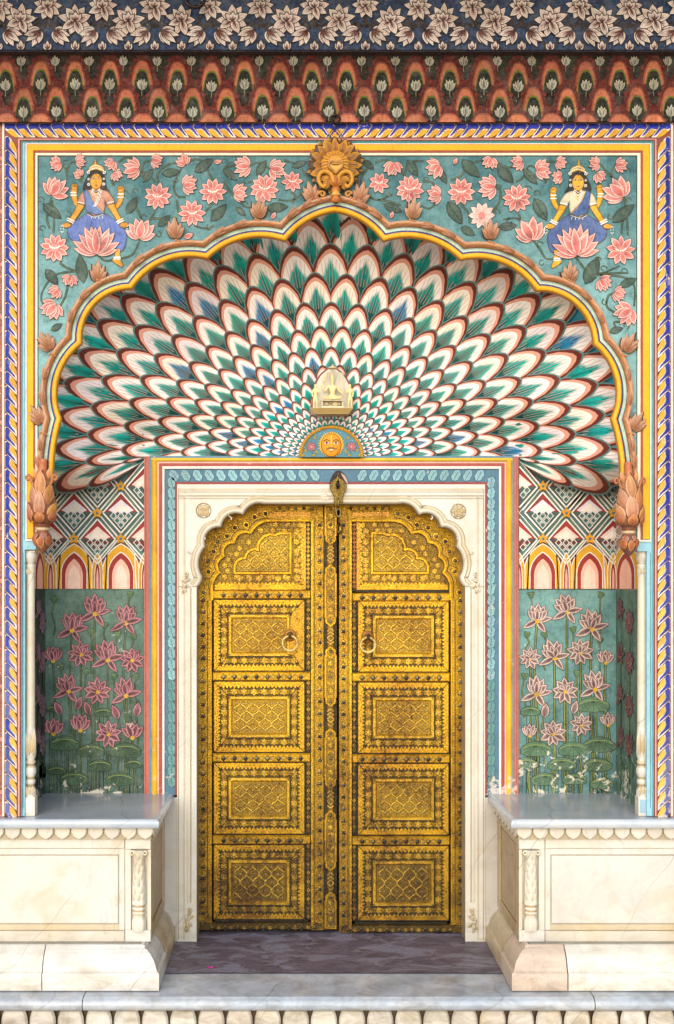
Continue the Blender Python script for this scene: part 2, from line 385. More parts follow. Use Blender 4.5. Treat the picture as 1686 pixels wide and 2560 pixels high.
# smooth radius of the shell behind the foils
A0 = arch(0); RAD = [0]*361
def ray_r(th):
    best = 720; ca, sa = math.cos(th), -math.sin(th)
    pl = [(A0[0][0]-12, 1400)]+A0+[(A0[-1][0]+12, 1400)]
    for i in range(len(pl)-1):
        x1, y1 = pl[i][0]-SX, pl[i][1]-SY; x2, y2 = pl[i+1][0]-SX, pl[i+1][1]-SY
        dn = (x2-x1)*sa-(y2-y1)*ca
        if abs(dn) < 1e-9: continue
        t = (x1*(y1-y2)-y1*(x1-x2))/((ca*(y1-y2)-sa*(x1-x2)) or 1e-9); u = (ca*(y1)-sa*x1)/((ca*(y1-y2)-sa*(x1-x2)) or 1e-9)
        if t > 0 and 0 <= u <= 1: best = max(t, 1) if best == 720 else min(best, t)
    return best
raw = [ray_r(math.radians(d)) for d in range(-30, 211)]
mx = [max(raw[max(0, i-13):i+14]) for i in range(len(raw))]
SM = [sum(mx[max(0, i-12):i+13])/len(mx[max(0, i-12):i+13])+8 for i in range(len(mx))]
def ss(a, b, x): t = min(1, max(0, (x-a)/(b-a))); return t*t*(3-2*t)
def vdepth(x, y):
    dx, dy = x-SX, SY-y; th = math.degrees(math.atan2(dy, dx))
    if th < -90: th += 360
    th = min(209.9, max(-29.9, th)); i = th+30; a = int(i); Rr = SM[a]+(SM[min(a+1, 240)]-SM[a])*(i-a)
    t = min(1, math.hypot(dx, dy)/Rr)
    Y = .05+.565*(1-t*t)**.6
    wx = ss(190, 368, x)*(1-ss(1291, 1469, x))             # the shell flattens onto the wall above the doorway and over the lattice
    yt = .632-.036*(1-ss(338, 363, x)*(1-ss(1296, 1321, x)))
    return Y+(yt-Y)*(ss(985, 1136, y)*wx+ss(1150, 1262, y)*(1-wx))
def vault(x, y, h=0):
    Y = vdepth(x, y); p = P(x, y, Y); k = h/(DC+Y)        # relief leans out along the line of sight's depth only
    return (p[0], p[1]-h, p[2])
def lift_low(x, y):                                       # below the springing the feathers sweep down from the jamb
    if y <= SY: return (x, y)
    f = min(1.28, max(0, (math.hypot(x-SX, y-SY)-455)/185)); return (x, SY+(y-SY)*f)
# ------------------------------------------------------------------ peacock feather vault
vt = G(); rows = []
for i in range(34):
    r = 70+i*(730-70)/33; row = []
    for j in range(121):
        th = math.radians(-4+188*j/120); ex = 1-.05*math.sin(max(0, th))**2
        x, y = SX+r*1.03*math.cos(th)*1.0, SY-r*ex*math.sin(th)
        row.append(vault(*lift_low(x, min(y, 1236)), -.018))
    rows.append(row)
vt.grid(rows, lambda i, j: C('2f86a0') if (i*7+j*3) % 5 else C('3f97a6'), True)
AX = [790, 700, 616, 528, 446, 376, 316, 265, 222, 186, 156, 131, 110, 93]
def fth(ph):                                             # fan angle -> angle in the picture, closer together towards the bench
    e = .79; p = math.radians(ph)
    return math.atan2(e*math.sin(p), math.cos(p))
def ell(a, th):
    r = a/math.sqrt(math.cos(th)**2+(math.sin(th)/.872)**2); return (SX-r*math.cos(th), SY-r*math.sin(th))
STEP = 8.35
TAU = [0, .03, .09, .18, .28, .38, .48, .58, .68, .78, .89, 1]
def fw(t): s = min(1, t/.5); return (s*(2-s))**.60*(1 if t < .5 else 1-.42*(t-.5)/.5)
def feather(a, ph, ring_i, small):
    ph += RN.uniform(-.35, .35); a *= 1+RN.uniform(-.006, .006)
    th = fth(ph); tx, ty = ell(a, th); d = (fth(ph+.5)-fth(ph-.5))*STEP
    ux, uy = tx-SX, ty-SY; r = math.hypot(ux, uy); ux, uy = ux/r, uy/r
    L = r*(.335 if ring_i < 12 else .25); hw = d*r*.505*.97
    lean = RN.uniform(-.02, .02)
    sc_ = .035 if (a > 250) else 0; ph0 = RN.uniform(0, 6)
    def q(u, v, scal=0):                                 # u across in half widths, v from tip to base
        w_ = u*hw*(1+scal*math.sin(v*L/5.5+ph0)); rr = r-v*L
        return lift_low(SX+ux*rr-uy*w_+lean*v*L*uy, SY+uy*rr+ux*w_)
    hz = .012 if a > 200 else .007
    def hh(v): return .0015+(hz)*max(0, 1-v)**1.3-1.1*hz*v*v
    #           tip shift, side shift, colours (outer corner colour, inner corner colour) of the band starting here
    br, sa, cr_, te = jit('64281c', .14), jit('dc9a82', .06), jit('f4e8e0', .03), jit('0aa598', .2)
    if RN.random() < .10: te = jit('2a86b4', .1)
    if RN.random() < .3: cr_ = mixc(cr_, 'f2e2c6', .5)
    if RN.random() < .2: cr_ = mixc(cr_, 'd8c6cc', .5)
    dkt = mixc(te, '06302c', .8 if a > 300 else .6)
    K = [(0, 0, jit('5d8480'), 0), (.024, .05, br, 1), (.088, .125, sa, 1), (.15, .20, cr_, 1), (.215, .215, cr_, 1), (.31, .30, te, 1), (.58, .64, dkt, 1)]
    if small: K = [(0, 0, jit('8d9a96'), 0), (.03, .07, br, 1), (.14, .22, cr_, 1), (.30, .34, cr_, 1), (.39, .44, te, 1), (.68, .78, dkt, 1)]
    outl = []
    for kk, (dt, ds, c, _) in enumerate(K):
        pr = []
        bump = .5*math.sin(kk) if kk > 3 else 0
        rg = .035 if kk >= len(K)-3 else 0                # ragged brushwork round the green heart
        fq = (lambda t: fw(t)) if kk < len(K)-3 else (lambda t: min(fw(t), 1.15*min(1, t/.62)**.85*(1 if t < .5 else 1-.42*(t-.5)/.5)))
        for t in reversed(TAU[1:]): pr.append((-(1-ds)*fq(t), dt+(1-dt)*t+RN.uniform(-rg, rg)))
        for t in TAU: pr.append(((1-ds)*fq(t), dt+(1-dt)*t+RN.uniform(-rg, rg)))
        hk = (0, .35, .7, .85, 1, 1, 1)[min(kk, 6)]*.003
        outl.append([(q(u, v, sc_ if kk < 3 else 0), hh(v)+hk) for u, v in pr])
    for kk in range(len(K)-1):
        A, B = outl[kk], outl[kk+1]; c0 = K[kk][2]; c1 = K[kk+1][2]
        grad = kk >= len(K)-3
        ra = [vault(p[0], p[1], h) for p, h in A]; rb = [vault(p[0], p[1], h) for p, h in B]
        vt.grid([ra, rb], [[c0, c1 if grad else c0]], True)
    A = outl[-1]; n = len(A)
    for i in range(n//2):                                 # heart of the feather
        j = n-1-i
        if j-1 > i: vt.face([vault(*A[i][0], A[i][1]), vault(*A[i+1][0], A[i+1][1]), vault(*A[j-1][0], A[j-1][1]), vault(*A[j][0], A[j][1])], dkt)
    def vline(pts, wd, col, tp):
        n = len(pts); A = []; B = []
        for i, (u, v) in enumerate(pts):
            du = wd/2/hw*(1+(tp-1)*i/(n-1)); A.append(vault(*q(u-du, v), hh(v)+.0046)); B.append(vault(*q(u+du, v), hh(v)+.0046))
        vt.grid([A, B], col, False)
    if a > 240:                                           # veins drawn in with a dry brush
        nv = 7 if a > 420 else 5
        for s in range(nv):
            u0 = (s+.5)/nv*2-1; l0 = .27+.24*abs(u0)+RN.uniform(-.07, .07)
            pts = [(u0*.22+lean, .9), (u0*.27, .8), (u0*.31, .7), (u0*.34, .6), (u0*.38, (.6+l0)/2), (u0*.40, l0)]
            vline(pts, max(1.2, a/270), '0e2e2c', .3)
        for s in range(nv+1):
            u0 = s/nv*2-1
            if abs(u0) > .9: continue
            pts = [(u0*.5, .6), (u0*.57, .46), (u0*.62, .36), (u0*.70, .2+.16*u0*u0)]
            vline(pts, max(.9, a/420), 'b09a8c', .5)
for i, a in enumerate(AX):
    off = .5 if i % 2 == 0 else 0
    # ring 1 (a=700) has a feather on the centre line, ring 2 has not, and so on
    k = -14
    while k <= 14:
        ph = 90+(k+(0 if i % 2 == 0 else .5))*STEP; k += 1
        x, y = ell(a, fth(ph)) if 0 <= ph <= 180 else ell(a, fth(ph))
        if ph < -12 or ph > 192: continue
        if y > 1250: continue
        if (ph < -1 or ph > 181) and a < 440: continue
        if (ph < -7 or ph > 187) and a < 560: continue
        feather(a, ph, i, a < 170)
vt.build('feather_vault', M_VAULT, facade, 'fluted half dome of carved and painted peacock feathers')
# ------------------------------------------------------------------ facade sheet: piers and spandrel
m0 = plane(0)
g = G()
AO = arch(38, 10)
prism(g, m0, [(9, 300), (9, 2040), (62, 2040), (62, 1374), (90, 1374), (90, 1195)]+AO+[(1594, 1195), (1594, 1378), (1618, 1378), (1618, 2040), (1678, 2040), (1678, 300)], -.12, -.002, '8fbfcc')
g.build('pier_wall', M_PAINT, facade)
def uband(g, l0, l1, t0, t1, r0, r1, yb, h0, h1, col, ybr=None):
    """U-shaped band: outer and inner pixel positions of its left, top and right runs"""
    ybr = ybr or yb
    prism(g, m0, [(l0, yb), (l0, t0), (r0, t0), (r0, ybr), (r1, ybr), (r1, t1), (l1, t1), (l1, yb)], h0, h1, col)
# rope of blue and gold leaves round the frame
g = G()
uband(g, 7, 12, 303, 308, 1682, 1677, 2040, -.004, .008, 'e6cdbd')
uband(g, 12, 44, 308, 346, 1677, 1643, 2040, -.004, .002, '84442f')
def rope_map(run):
    def f(s, t, h=0):
        b = .008*math.sin(math.pi*min(1, max(0, t)))+.002
        if run == 'top_l': x, y = 12+s, 308+t*38
        elif run == 'top_r': x, y = 1677-s, 308+t*38
        elif run == 'left': x, y = 12+t*32, 308+s
        else: x, y = 1677-t*34, 308+s
        return m0(x, y, b+h)
    return f
WH = [(0, .05), (.85, .05), (1.0, .2), (1.25, .5), (1.75, .96), (.98, .96), (.5, .76), (.12, .48), (-.05, .22)]
_W = [(0, .10), (.12, .03), (.5, .02), (.8, .08), (1.02, .3), (1.3, .62), (1.72, .96), (1.2, .97), (.9, .82), (.66, .62), (.4, .5), (.12, .42), (-.02, .25)]
BL = [(.08, .08), (.85, .08), (1.0, .3), (1.2, .56), (1.55, .92), (1.25, .8), (1.0, .58), (.85, .46), (.62, .38), (.35, .45), (.1, .4), (0, .25)]
_B2 = [(.1, .1), (.82, .1), (.95, .26), (1.15, .52), (1.52, .9), (1.28, .76), (.98, .5), (.78, .34), (.52, .29), (.26, .36), (.06, .24)]
_B = [(.1, .14), (.3, .09), (.62, .08), (.82, .17), (.98, .38), (1.14, .56), (1.3, .74), (1.0, .56), (.82, .36), (.62, .3), (.44, .36), (.2, .36), (.1, .26)]
GD = [(.3, .58), (.55, .46), (.78, .52), (1.0, .7), (1.3, .95), (.9, .94), (.55, .79)]
_G2 = [(.32, .48), (.5, .37), (.72, .41), (.95, .6), (1.32, .93), (.98, .92), (.6, .74)]
_G = [(.38, .47), (.56, .37), (.76, .42), (.95, .6), (1.18, .78), (1.5, .95), (1.2, .94), (.95, .8), (.7, .62)]
def rope_unit(f, s0, p, fade=0):
    M = lambda x, y, h=0: f(s0+x*p*.98, y, h)
    jw = mixc(jit('eeddcf', .05), 'd8b8a6', fade*.5)
    def strip(pts, h, c):                                 # follow the rounded rope
        g.face([M(*a, h) for a in pts], c)
    off = [RN.uniform(-.03, .03) for _ in range(2)]
    strip([(x+off[0], y) for x, y in WH], .002, jw)
    bl = mixc(jit('122286', .25), '9ea2b4', fade*RN.uniform(.1, .8))
    strip([(x+off[0], y) for x, y in BL], .0036, bl); strip([(x+off[1], y) for x, y in GD], .0036, jit('d49a1c' if not fade else 'd8a63a', .12))
    line(g, M, [(.9, .1), (1.05, .24), (1.3, .52), (1.76, .95)], .06, .0042, '3a2226')
for run, length, p in (('top_l', 826, 29.5), ('top_r', 839, 29.9), ('left', 1730, 34.0), ('right', 1730, 35.0)):
    f = rope_map(run); n = int(length/p); p = length/n
    for i in range(1 if run in ('left', 'right') else 0, n):
        s = i*p; rope_unit(f, s, p*.98, 0 if run.startswith('top') else max(0, (s-900)/1400))
g.build('rope_border', M_ROPE, facade, 'raised border of blue and gold twisted leaves')
g = G()
uband(g, 44, 47, 346, 349, 1643, 1640, 2040, -.002, .007, '8a4236')
uband(g, 47, 50.5, 349, 351, 1640, 1637, 2040, -.002, .010, 'd39a8c')
uband(g, 50.5, 53.5, 351, 353, 1637, 1634.5, 2040, -.002, .006, '7a3a30')
uband(g, 53.5, 56, 353, 354.5, 1634.5, 1632, 2040, -.002, .004, '4c8f98')
yl, yr = 1374, 1378
uband(g, 62.5, 64.5, 357.5, 359, 1630, 1628.5, 1350, -.002, .001, '20242c', 1352)
uband(g, 64.5, 68, 359, 361.5, 1628.5, 1624.5, 1350, -.002, .004, 'ece3d8', 1352)
uband(g, 68, 70, 361.5, 363.5, 1624.5, 1622.5, 1347, -.002, .007, '9a5040', 1349)
uband(g, 70, 85, 363.5, 378, 1622.5, 1606.5, 1346, -.002, .012, 'f3a60c', 1348)
uband(g, 85, 89, 378, 383, 1606.5, 1601, 1347, -.002, .008, '96483c', 1349)
uband(g, 89, 94.5, 383, 389, 1601, 1593.5, 1350, -.002, .005, 'ecdcc0', 1352)
uband(g, 94.5, 96.8, 389, 391.5, 1593.5, 1591.5, 1200, -.002, .001, '25302c', 1200)
for x0, x1, y in ((64.5, 94.5, 1348), (1628.5, 1593.5, 1350)): prism(g, m0, rect(x0, y, x1, y+4), .004, .0055, 'ece3d8')
# teal stretch of the pale blue line along the top
poly(g, m0, rect(300, 354.5, 1631, 357.5), .0005, '3f8f86'); poly(g, m0, rect(1630, 360, 1632, 1990), .0005, '6fa9ac')
for x0, x1 in ((57.5, 58.5), (1626, 1627)): poly(g, m0, rect(x0, 1382, x1, 2020), .001, '31505c')
g.build('frame_mouldings', M_PAINT, facade, 'yellow band edged with cream, brown and pale blue lines')
# ------------------------------------------------------------------ painted spandrel
sp = G()
half = arch(38, 12); top = min(range(len(half)), key=lambda i: half[i][1])
hl = half[:top+1]; hr = half[top:]
BG = '5d9a99'
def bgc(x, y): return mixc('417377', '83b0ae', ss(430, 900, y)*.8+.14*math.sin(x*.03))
def fill(h, side):                                        # strips from the arch up to the frame
    for i in range(len(h)-1):
        (x0, y0), (x1, y1) = h[i], h[i+1]
        e = 96.8 if side < 0 else 1591.5
        # above the crown run straight up, at the flank run out to the frame
        if (y0+y1)/2 < 830:
            A, B = (x0, 391.5), (x1, 391.5); 
            a, b = (x0, y0), (x1, y1)
            ys = [0, .25, .5, .75, 1]
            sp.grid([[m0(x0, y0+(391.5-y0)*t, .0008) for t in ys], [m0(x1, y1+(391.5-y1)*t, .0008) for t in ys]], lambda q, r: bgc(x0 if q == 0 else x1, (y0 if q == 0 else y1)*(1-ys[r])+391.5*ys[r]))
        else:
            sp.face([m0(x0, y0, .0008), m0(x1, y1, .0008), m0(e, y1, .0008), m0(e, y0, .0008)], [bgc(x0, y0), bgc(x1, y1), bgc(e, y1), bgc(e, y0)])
fill(hl, -1); fill(hr, 1)
for e, h in ((96.8, [p for p in hl if p[1] >= 820]), (1591.5, [p for p in hr if p[1] >= 820])):
    pt = min(h, key=lambda p: p[1]); xs = pt[0]
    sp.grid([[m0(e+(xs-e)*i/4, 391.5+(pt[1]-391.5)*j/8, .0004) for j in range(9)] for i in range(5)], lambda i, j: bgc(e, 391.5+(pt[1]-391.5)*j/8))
PK = ('f4cdbd', 'bb3a35', '45261f')
def side_lotus(g, m, x, y, a, L, h, col=PK, big=False):
    ce, cc, co = col
    lay = [(-64, .78, .36), (64, .78, .36), (-40, .92, .4), (40, .92, .4), (-17, 1, .42), (17, 1, .42), (0, .86, .46)]
    if big: lay = [(-78, .78, .27), (78, .78, .27), (-60, .92, .3), (60, .92, .3), (-42, .98, .3), (42, .98, .3), (-24, 1.02, .3), (24, 1.02, .3), (-8, 1.05, .28), (9, 1.0, .28), (-30, .82, .3), (31, .84, .3), (0, .94, .32)]
    for i, (o, l, wd) in enumerate(lay): petal(g, m, x, y, a+o, L*l, L*wd, h+.0006*(i//2), ce, cc, co, n=5, e=.9)
def daisy(g, m, x, y, r, h, n=10, col=PK, dots=True, a0=0):
    ce, cc, co = col
    for i in range(n): petal(g, m, x+r*.2*math.cos(6.283*i/n), y-r*.2*math.sin(6.283*i/n), a0+360*i/n, r*.8, r*.46, h+.0006*(i % 2), ce, cc, co, n=4, e=.9, tip=.8)
    disc(g, m, x, y, r*.27, h+.0016, jit('d98478'), 10)
    if dots:
        for i in range(7):
            t = math.pi*i/6; disc(g, m, x+r*.32*math.cos(t), y-r*.12+r*.14*math.sin(t), r*.065, h+.002, 'f6e3d2', 6)
LEAF = ('26382e', '3c5646')
def leaf(g, m, x, y, a, L, h, col=LEAF, wd=.46):
    q = petal(g, m, x, y, a, L, L*wd, h, jit(col[0], .15), jit(col[1], .15), '16241e', n=6, e=1)
    line(g, m, [q(L*t, L*.03*math.sin(t*5)) for t in (0, .3, .6, .95)], max(1, L*.03), h+.0004, '15261f')
    for t in (.25, .45, .65):
        for s in (-1, 1): line(g, m, [q(L*t, 0), q(L*(t+.14), s*L*wd*.33)], .8, h+.0004, '1c3027')
M_OUT = m_paint('faded_outer_wall_paint', .7, None, .6, 'c9b49a', .62, .5)
for s in (-1, 1):
    e = (lambda x: x) if s < 0 else (lambda x: 1686-x)
    g = G(); prism(g, m0, [(e(-560), -160), (e(9), -160), (e(9), 2043), (e(-560), 2043)], -.10, -.004, '9a5a4a')
    for k in range(26):
        y = 330+k*66
        for c, r in ((0, 22), (1, 20)): daisy(g, m0, e(-24-c*58+(k % 2)*29), y, r, -.002, 8, ('c98a7c', '6f2f2a', '3a1c18'), False)
        leaf(g, m0, e(-40), y+33, 60+k*40, 34, -.003)
    g.build('outer_wall', M_OUT, facade)
VN = '465a40'
def vine(g, m, pts, h=.0016, wd=4.6, col=VN, edge='22301f'):
    p = cr(pts, 6); line(g, m, p, wd+1.6, h, edge, 0, .7); line(g, m, p, wd*.7, h+.0004, jit(col), 0, .6)
def curl(g, m, x, y, a, r, s=1, h=.0016):
    pts = []
    for i in range(15):
        t = i/14; ang = math.radians(a)+s*t*5.2; rr = r*(1-.62*t)
        pts.append((x+r*math.cos(math.radians(a)+s*1.57)*1.0+rr*math.cos(ang-s*1.57), y-r*math.sin(math.radians(a)+s*1.57)-rr*math.sin(ang-s*1.57)))
    line(g, m, pts, 3.2, h, '24332a', 0, .8); line(g, m, pts, 1.6, h+.0004, VN, 0, .8)
def place(Z, S, items):
    for it in items:
        k = it[0]; x, y = Z(it[1], it[2])
        if k == 'S': side_lotus(sp, m0, x, y, it[3], it[4]/S, .005)
        elif k == 'D': daisy(sp, m0, x, y, it[3]/S, .005, it[4] if len(it) > 4 else 10, a0=RN.uniform(0, 30))
        elif k == 'd': daisy(sp, m0, x, y, it[3]/S, .005, 10, ('f2d5c8', 'dfa093', '6a4a40'), False)
        elif k == 'L': leaf(sp, m0, x-it[4]/S*.5*math.cos(math.radians(it[3])), y+it[4]/S*.5*math.sin(math.radians(it[3])), it[3], it[4]/S, .003)
        elif k == 'B': petal(sp, m0, x, y, it[3], it[4]/S, it[4]/S*.5, .005, *PK)
        elif k == 'V': vine(sp, m0, [Z(a, b) for a, b in it[3:]] if False else [(x, y)]+[Z(*p) for p in it[3]])
        elif k == 'C': curl(sp, m0, x, y, it[3], it[4]/S, it[5] if len(it) > 5 else 1)
place(Z2, 2.8, [
 ('V', 470, 420, [(465, 350), (430, 310)]), ('V', 470, 350, [(500, 300), (540, 290)]), ('V', 350, 760, [(330, 690), (345, 600), (360, 540)]), ('V', 375, 790, [(380, 700), (365, 560)]),
 ('V', 420, 1000, [(480, 1040), (560, 1060), (530, 1060), (400, 1080), (320, 1160), (290, 1250), (330, 1330)]), ('V', 480, 1130, [(460, 1230), (420, 1310), (380, 1400)]),
 ('V', 560, 440, [(580, 400), (575, 360)]), ('V', 800, 460, [(780, 420), (790, 380)]), ('V', 850, 970, [(930, 940), (985, 830)]), ('V', 690, 950, [(740, 985), (850, 970)]),
 ('V', 990, 400, [(1010, 300), (1080, 290)]), ('V', 985, 360, [(1040, 380), (1090, 440)]), ('V', 1110, 440, [(1110, 370), (1190, 310), (1290, 300)]), ('V', 830, 300, [(900, 260), (970, 340)]),
 ('V', 990, 690, [(960, 620), (920, 560)]), ('V', 1050, 700, [(1090, 640)]), ('V', 1060, 690, [(1120, 690), (1170, 700)]), ('V', 1300, 540, [(1240, 530), (1220, 450), (1280, 320)]), ('V', 1240, 560, [(1250, 640), (1270, 650)]),
 ('V', 1440, 640, [(1480, 600), (1510, 560)]), ('V', 1500, 740, [(1440, 760), (1360, 740)]), ('V', 1300, 300, [(1400, 280), (1480, 400), (1490, 420)]), ('V', 1480, 640, [(1560, 600)]),
 ('C', 310, 560, 90, 26), ('C', 320, 760, 90, 24), ('C', 470, 640, 20, 26, -1), ('C', 900, 520, 90, 28), ('C', 970, 500, 90, 24), ('C', 1030, 680, 100, 26), ('C', 1200, 690, 60, 26, -1), ('C', 1110, 780, 0, 24, -1), ('C', 1210, 420, -90, 22), ('C', 1460, 730, 200, 24), ('C', 480, 290, 120, 22),
 ('L', 365, 640, -40, 165), ('L', 1035, 390, 55, 115), ('L', 1430, 320, 35, 165), ('L', 1195, 370, 8, 120), ('L', 925, 595, 60, 145), ('L', 1150, 705, 45, 115), ('L', 1530, 645, 50, 165), ('L', 570, 1045, 100, 195), ('L', 365, 1100, -50, 140), ('L', 400, 1450, 30, 90),
 ('S', 425, 300, 195, 82), ('S', 535, 295, 15, 72), ('S', 570, 395, 140, 60), ('S', 800, 290, 225, 75), ('S', 795, 370, -40, 70), ('S', 972, 342, 180, 118), ('S', 1065, 285, -5, 78), ('S', 1300, 315, 120, 80), ('B', 1500, 300, 10, 55), ('S', 1282, 460, 5, 105),
 ('D', 1105, 538, 97), ('D', 1345, 655, 95), ('D', 1490, 505, 95), ('D', 385, 897, 102, 11), ('S', 368, 530, 62, 140), ('S', 978, 835, 82, 152), ('S', 495, 1088, 262, 85), ('S', 415, 1185, 215, 80), ('S', 395, 1290, 232, 125), ('B', 1290, 825, 25, 70)])
place(Z3, 2.8, [
 ('V', 0, 330, [(60, 320), (150, 320)]), ('V', 190, 320, [(240, 300), (330, 350)]), ('V', 540, 340, [(590, 420), (560, 500), (480, 560), (380, 560)]), ('V', 480, 580, [(500, 530), (470, 510)]), ('V', 420, 280, [(480, 300), (560, 320)]), ('V', 0, 430, [(60, 520), (100, 560), (160, 610), (230, 600)]), ('V', 300, 370, [(310, 400)]), ('V', 170, 440, [(200, 430), (230, 440)]),
 ('V', 1010, 330, [(960, 420), (1000, 520), (1080, 560), (1180, 520)]), ('V', 1060, 300, [(1120, 280), (1180, 300)]), ('V', 1220, 340, [(1270, 400)]), ('V', 1080, 560, [(1160, 570), (1240, 600)]), ('V', 1390, 430, [(1460, 440), (1510, 520)]), ('V', 1260, 400, [(1300, 300), (1400, 290)]), ('V', 1500, 560, [(1440, 620), (1380, 600)]),
 ('C', 165, 450, 120, 26), ('C', 170, 590, 100, 26), ('C', 50, 300, 160, 22), ('C', 345, 640, 180, 22), ('C', 1420, 440, 20, 24), ('C', 1170, 540, 60, 22), ('C', 20, 290, 90, 22),
 ('L', 260, 335, 60, 125), ('L', 525, 312, 20, 105), ('L', 375, 612, 5, 155), ('L', 40, 380, -40, 120), ('L', 1015, 312, -40, 95), ('L', 1320, 335, -55, 130), ('L', 1180, 612, -20, 135), ('L', 1530, 390, -60, 120), ('L', 120, 640, -40, 90),
 ('S', 180, 325, 185, 115), ('S', 325, 345, 0, 112), ('D', 480, 433, 76, 8), ('D', 285, 482, 106, 12), ('S', 72, 515, 5, 100), ('B', 335, 695, 60, 55),
 ('S', 1185, 300, 265, 100), ('D', 1085, 443, 76, 8), ('D', 1300, 488, 100, 12), ('S', 1510, 320, 205, 110), ('S', 1515, 525, 180, 100), ('B', 1165, 690, 70, 50)])
place(Z4, 2.77, [
 ('V', 20, 420, [(100, 380), (120, 330), (200, 290), (290, 280)]), ('V', 330, 290, [(420, 330), (470, 300)]), ('V', 470, 430, [(520, 400), (560, 320), (620, 340)]), ('V', 310, 640, [(360, 560), (360, 480), (320, 460)]), ('V', 90, 590, [(140, 640), (150, 720)]), ('V', 490, 650, [(500, 690), (460, 680), (380, 690)]), ('V', 590, 830, [(640, 900), (680, 960), (740, 960)]), ('V', 640, 300, [(700, 290), (770, 290)]), ('V', 680, 440, [(660, 380), (620, 340)]),
 ('V', 1160, 420, [(1100, 360), (1050, 300)]), ('V', 1130, 400, [(1140, 330), (1170, 300)]), ('V', 1215, 530, [(1230, 600), (1210, 700), (1200, 790)]), ('V', 1240, 640, [(1245, 800)]), ('V', 880, 940, [(930, 1010), (960, 1040), (1060, 1060), (1190, 1010)]), ('V', 1040, 1070, [(1150, 1060), (1250, 1060)]), ('V', 1050, 1070, [(1220, 1090), (1290, 1150), (1290, 1290)]), ('V', 1150, 1330, [(1100, 1290), (1110, 1220), (1150, 1200)]), ('V', 1230, 1400, [(1150, 1400), (1170, 1440)]), ('V', 1020, 380, [(1040, 450)]), ('V', 785, 400, [(775, 470)]),
 ('C', 370, 470, 90, 26), ('C', 580, 480, 90, 26), ('C', 640, 520, 70, 28), ('C', 430, 680, 180, 26), ('C', 660, 860, 100, 26), ('C', 660, 970, 160, 24), ('C', 1060, 970, 90, 26), ('C', 1100, 1030, 90, 24), ('C', 1240, 1060, 60, 26), ('C', 1120, 650, 200, 24), ('C', 1270, 560, 80, 22), ('C', 1240, 1450, 20, 26), ('C', 1080, 1240, 200, 24), ('C', 1260, 360, 60, 24), ('C', 360, 650, 60, 24),
 ('L', 155, 335, -45, 165), ('L', 400, 380, -45, 155), ('L', 565, 392, -50, 140), ('L', 638, 620, -62, 175), ('L', 50, 640, -55, 180), ('L', 410, 740, 5, 125), ('L', 1215, 650, 38, 190), ('L', 992, 1045, 65, 200), ('L', 1245, 1125, 25, 125), ('L', 140, 770, -30, 115), ('L', 1165, 1455, 15, 100),
 ('B', 40, 310, 60, 50), ('S', 300, 265, 255, 85), ('S', 325, 465, 180, 125), ('D', 90, 500, 97), ('d', 235, 662, 92), ('D', 475, 545, 100, 11), ('S', 515, 290, 195, 82), ('S', 612, 350, 8, 110), ('S', 750, 290, -20, 72), ('S', 785, 395, 190, 70), ('S', 1045, 305, 180, 75), ('S', 1165, 310, -10, 80), ('S', 1030, 375, -50, 72), ('S', 1215, 535, 138, 155), ('S', 585, 835, 105, 165), ('D', 1195, 905, 104, 9), ('S', 1050, 1105, -48, 95), ('S', 1150, 1195, -20, 85), ('S', 1270, 1310, 215, 135)])
sp_o = sp.build('painted_spandrel', M_FRESCO, facade, 'teal spandrel painted with pink lotuses and dark leaves')
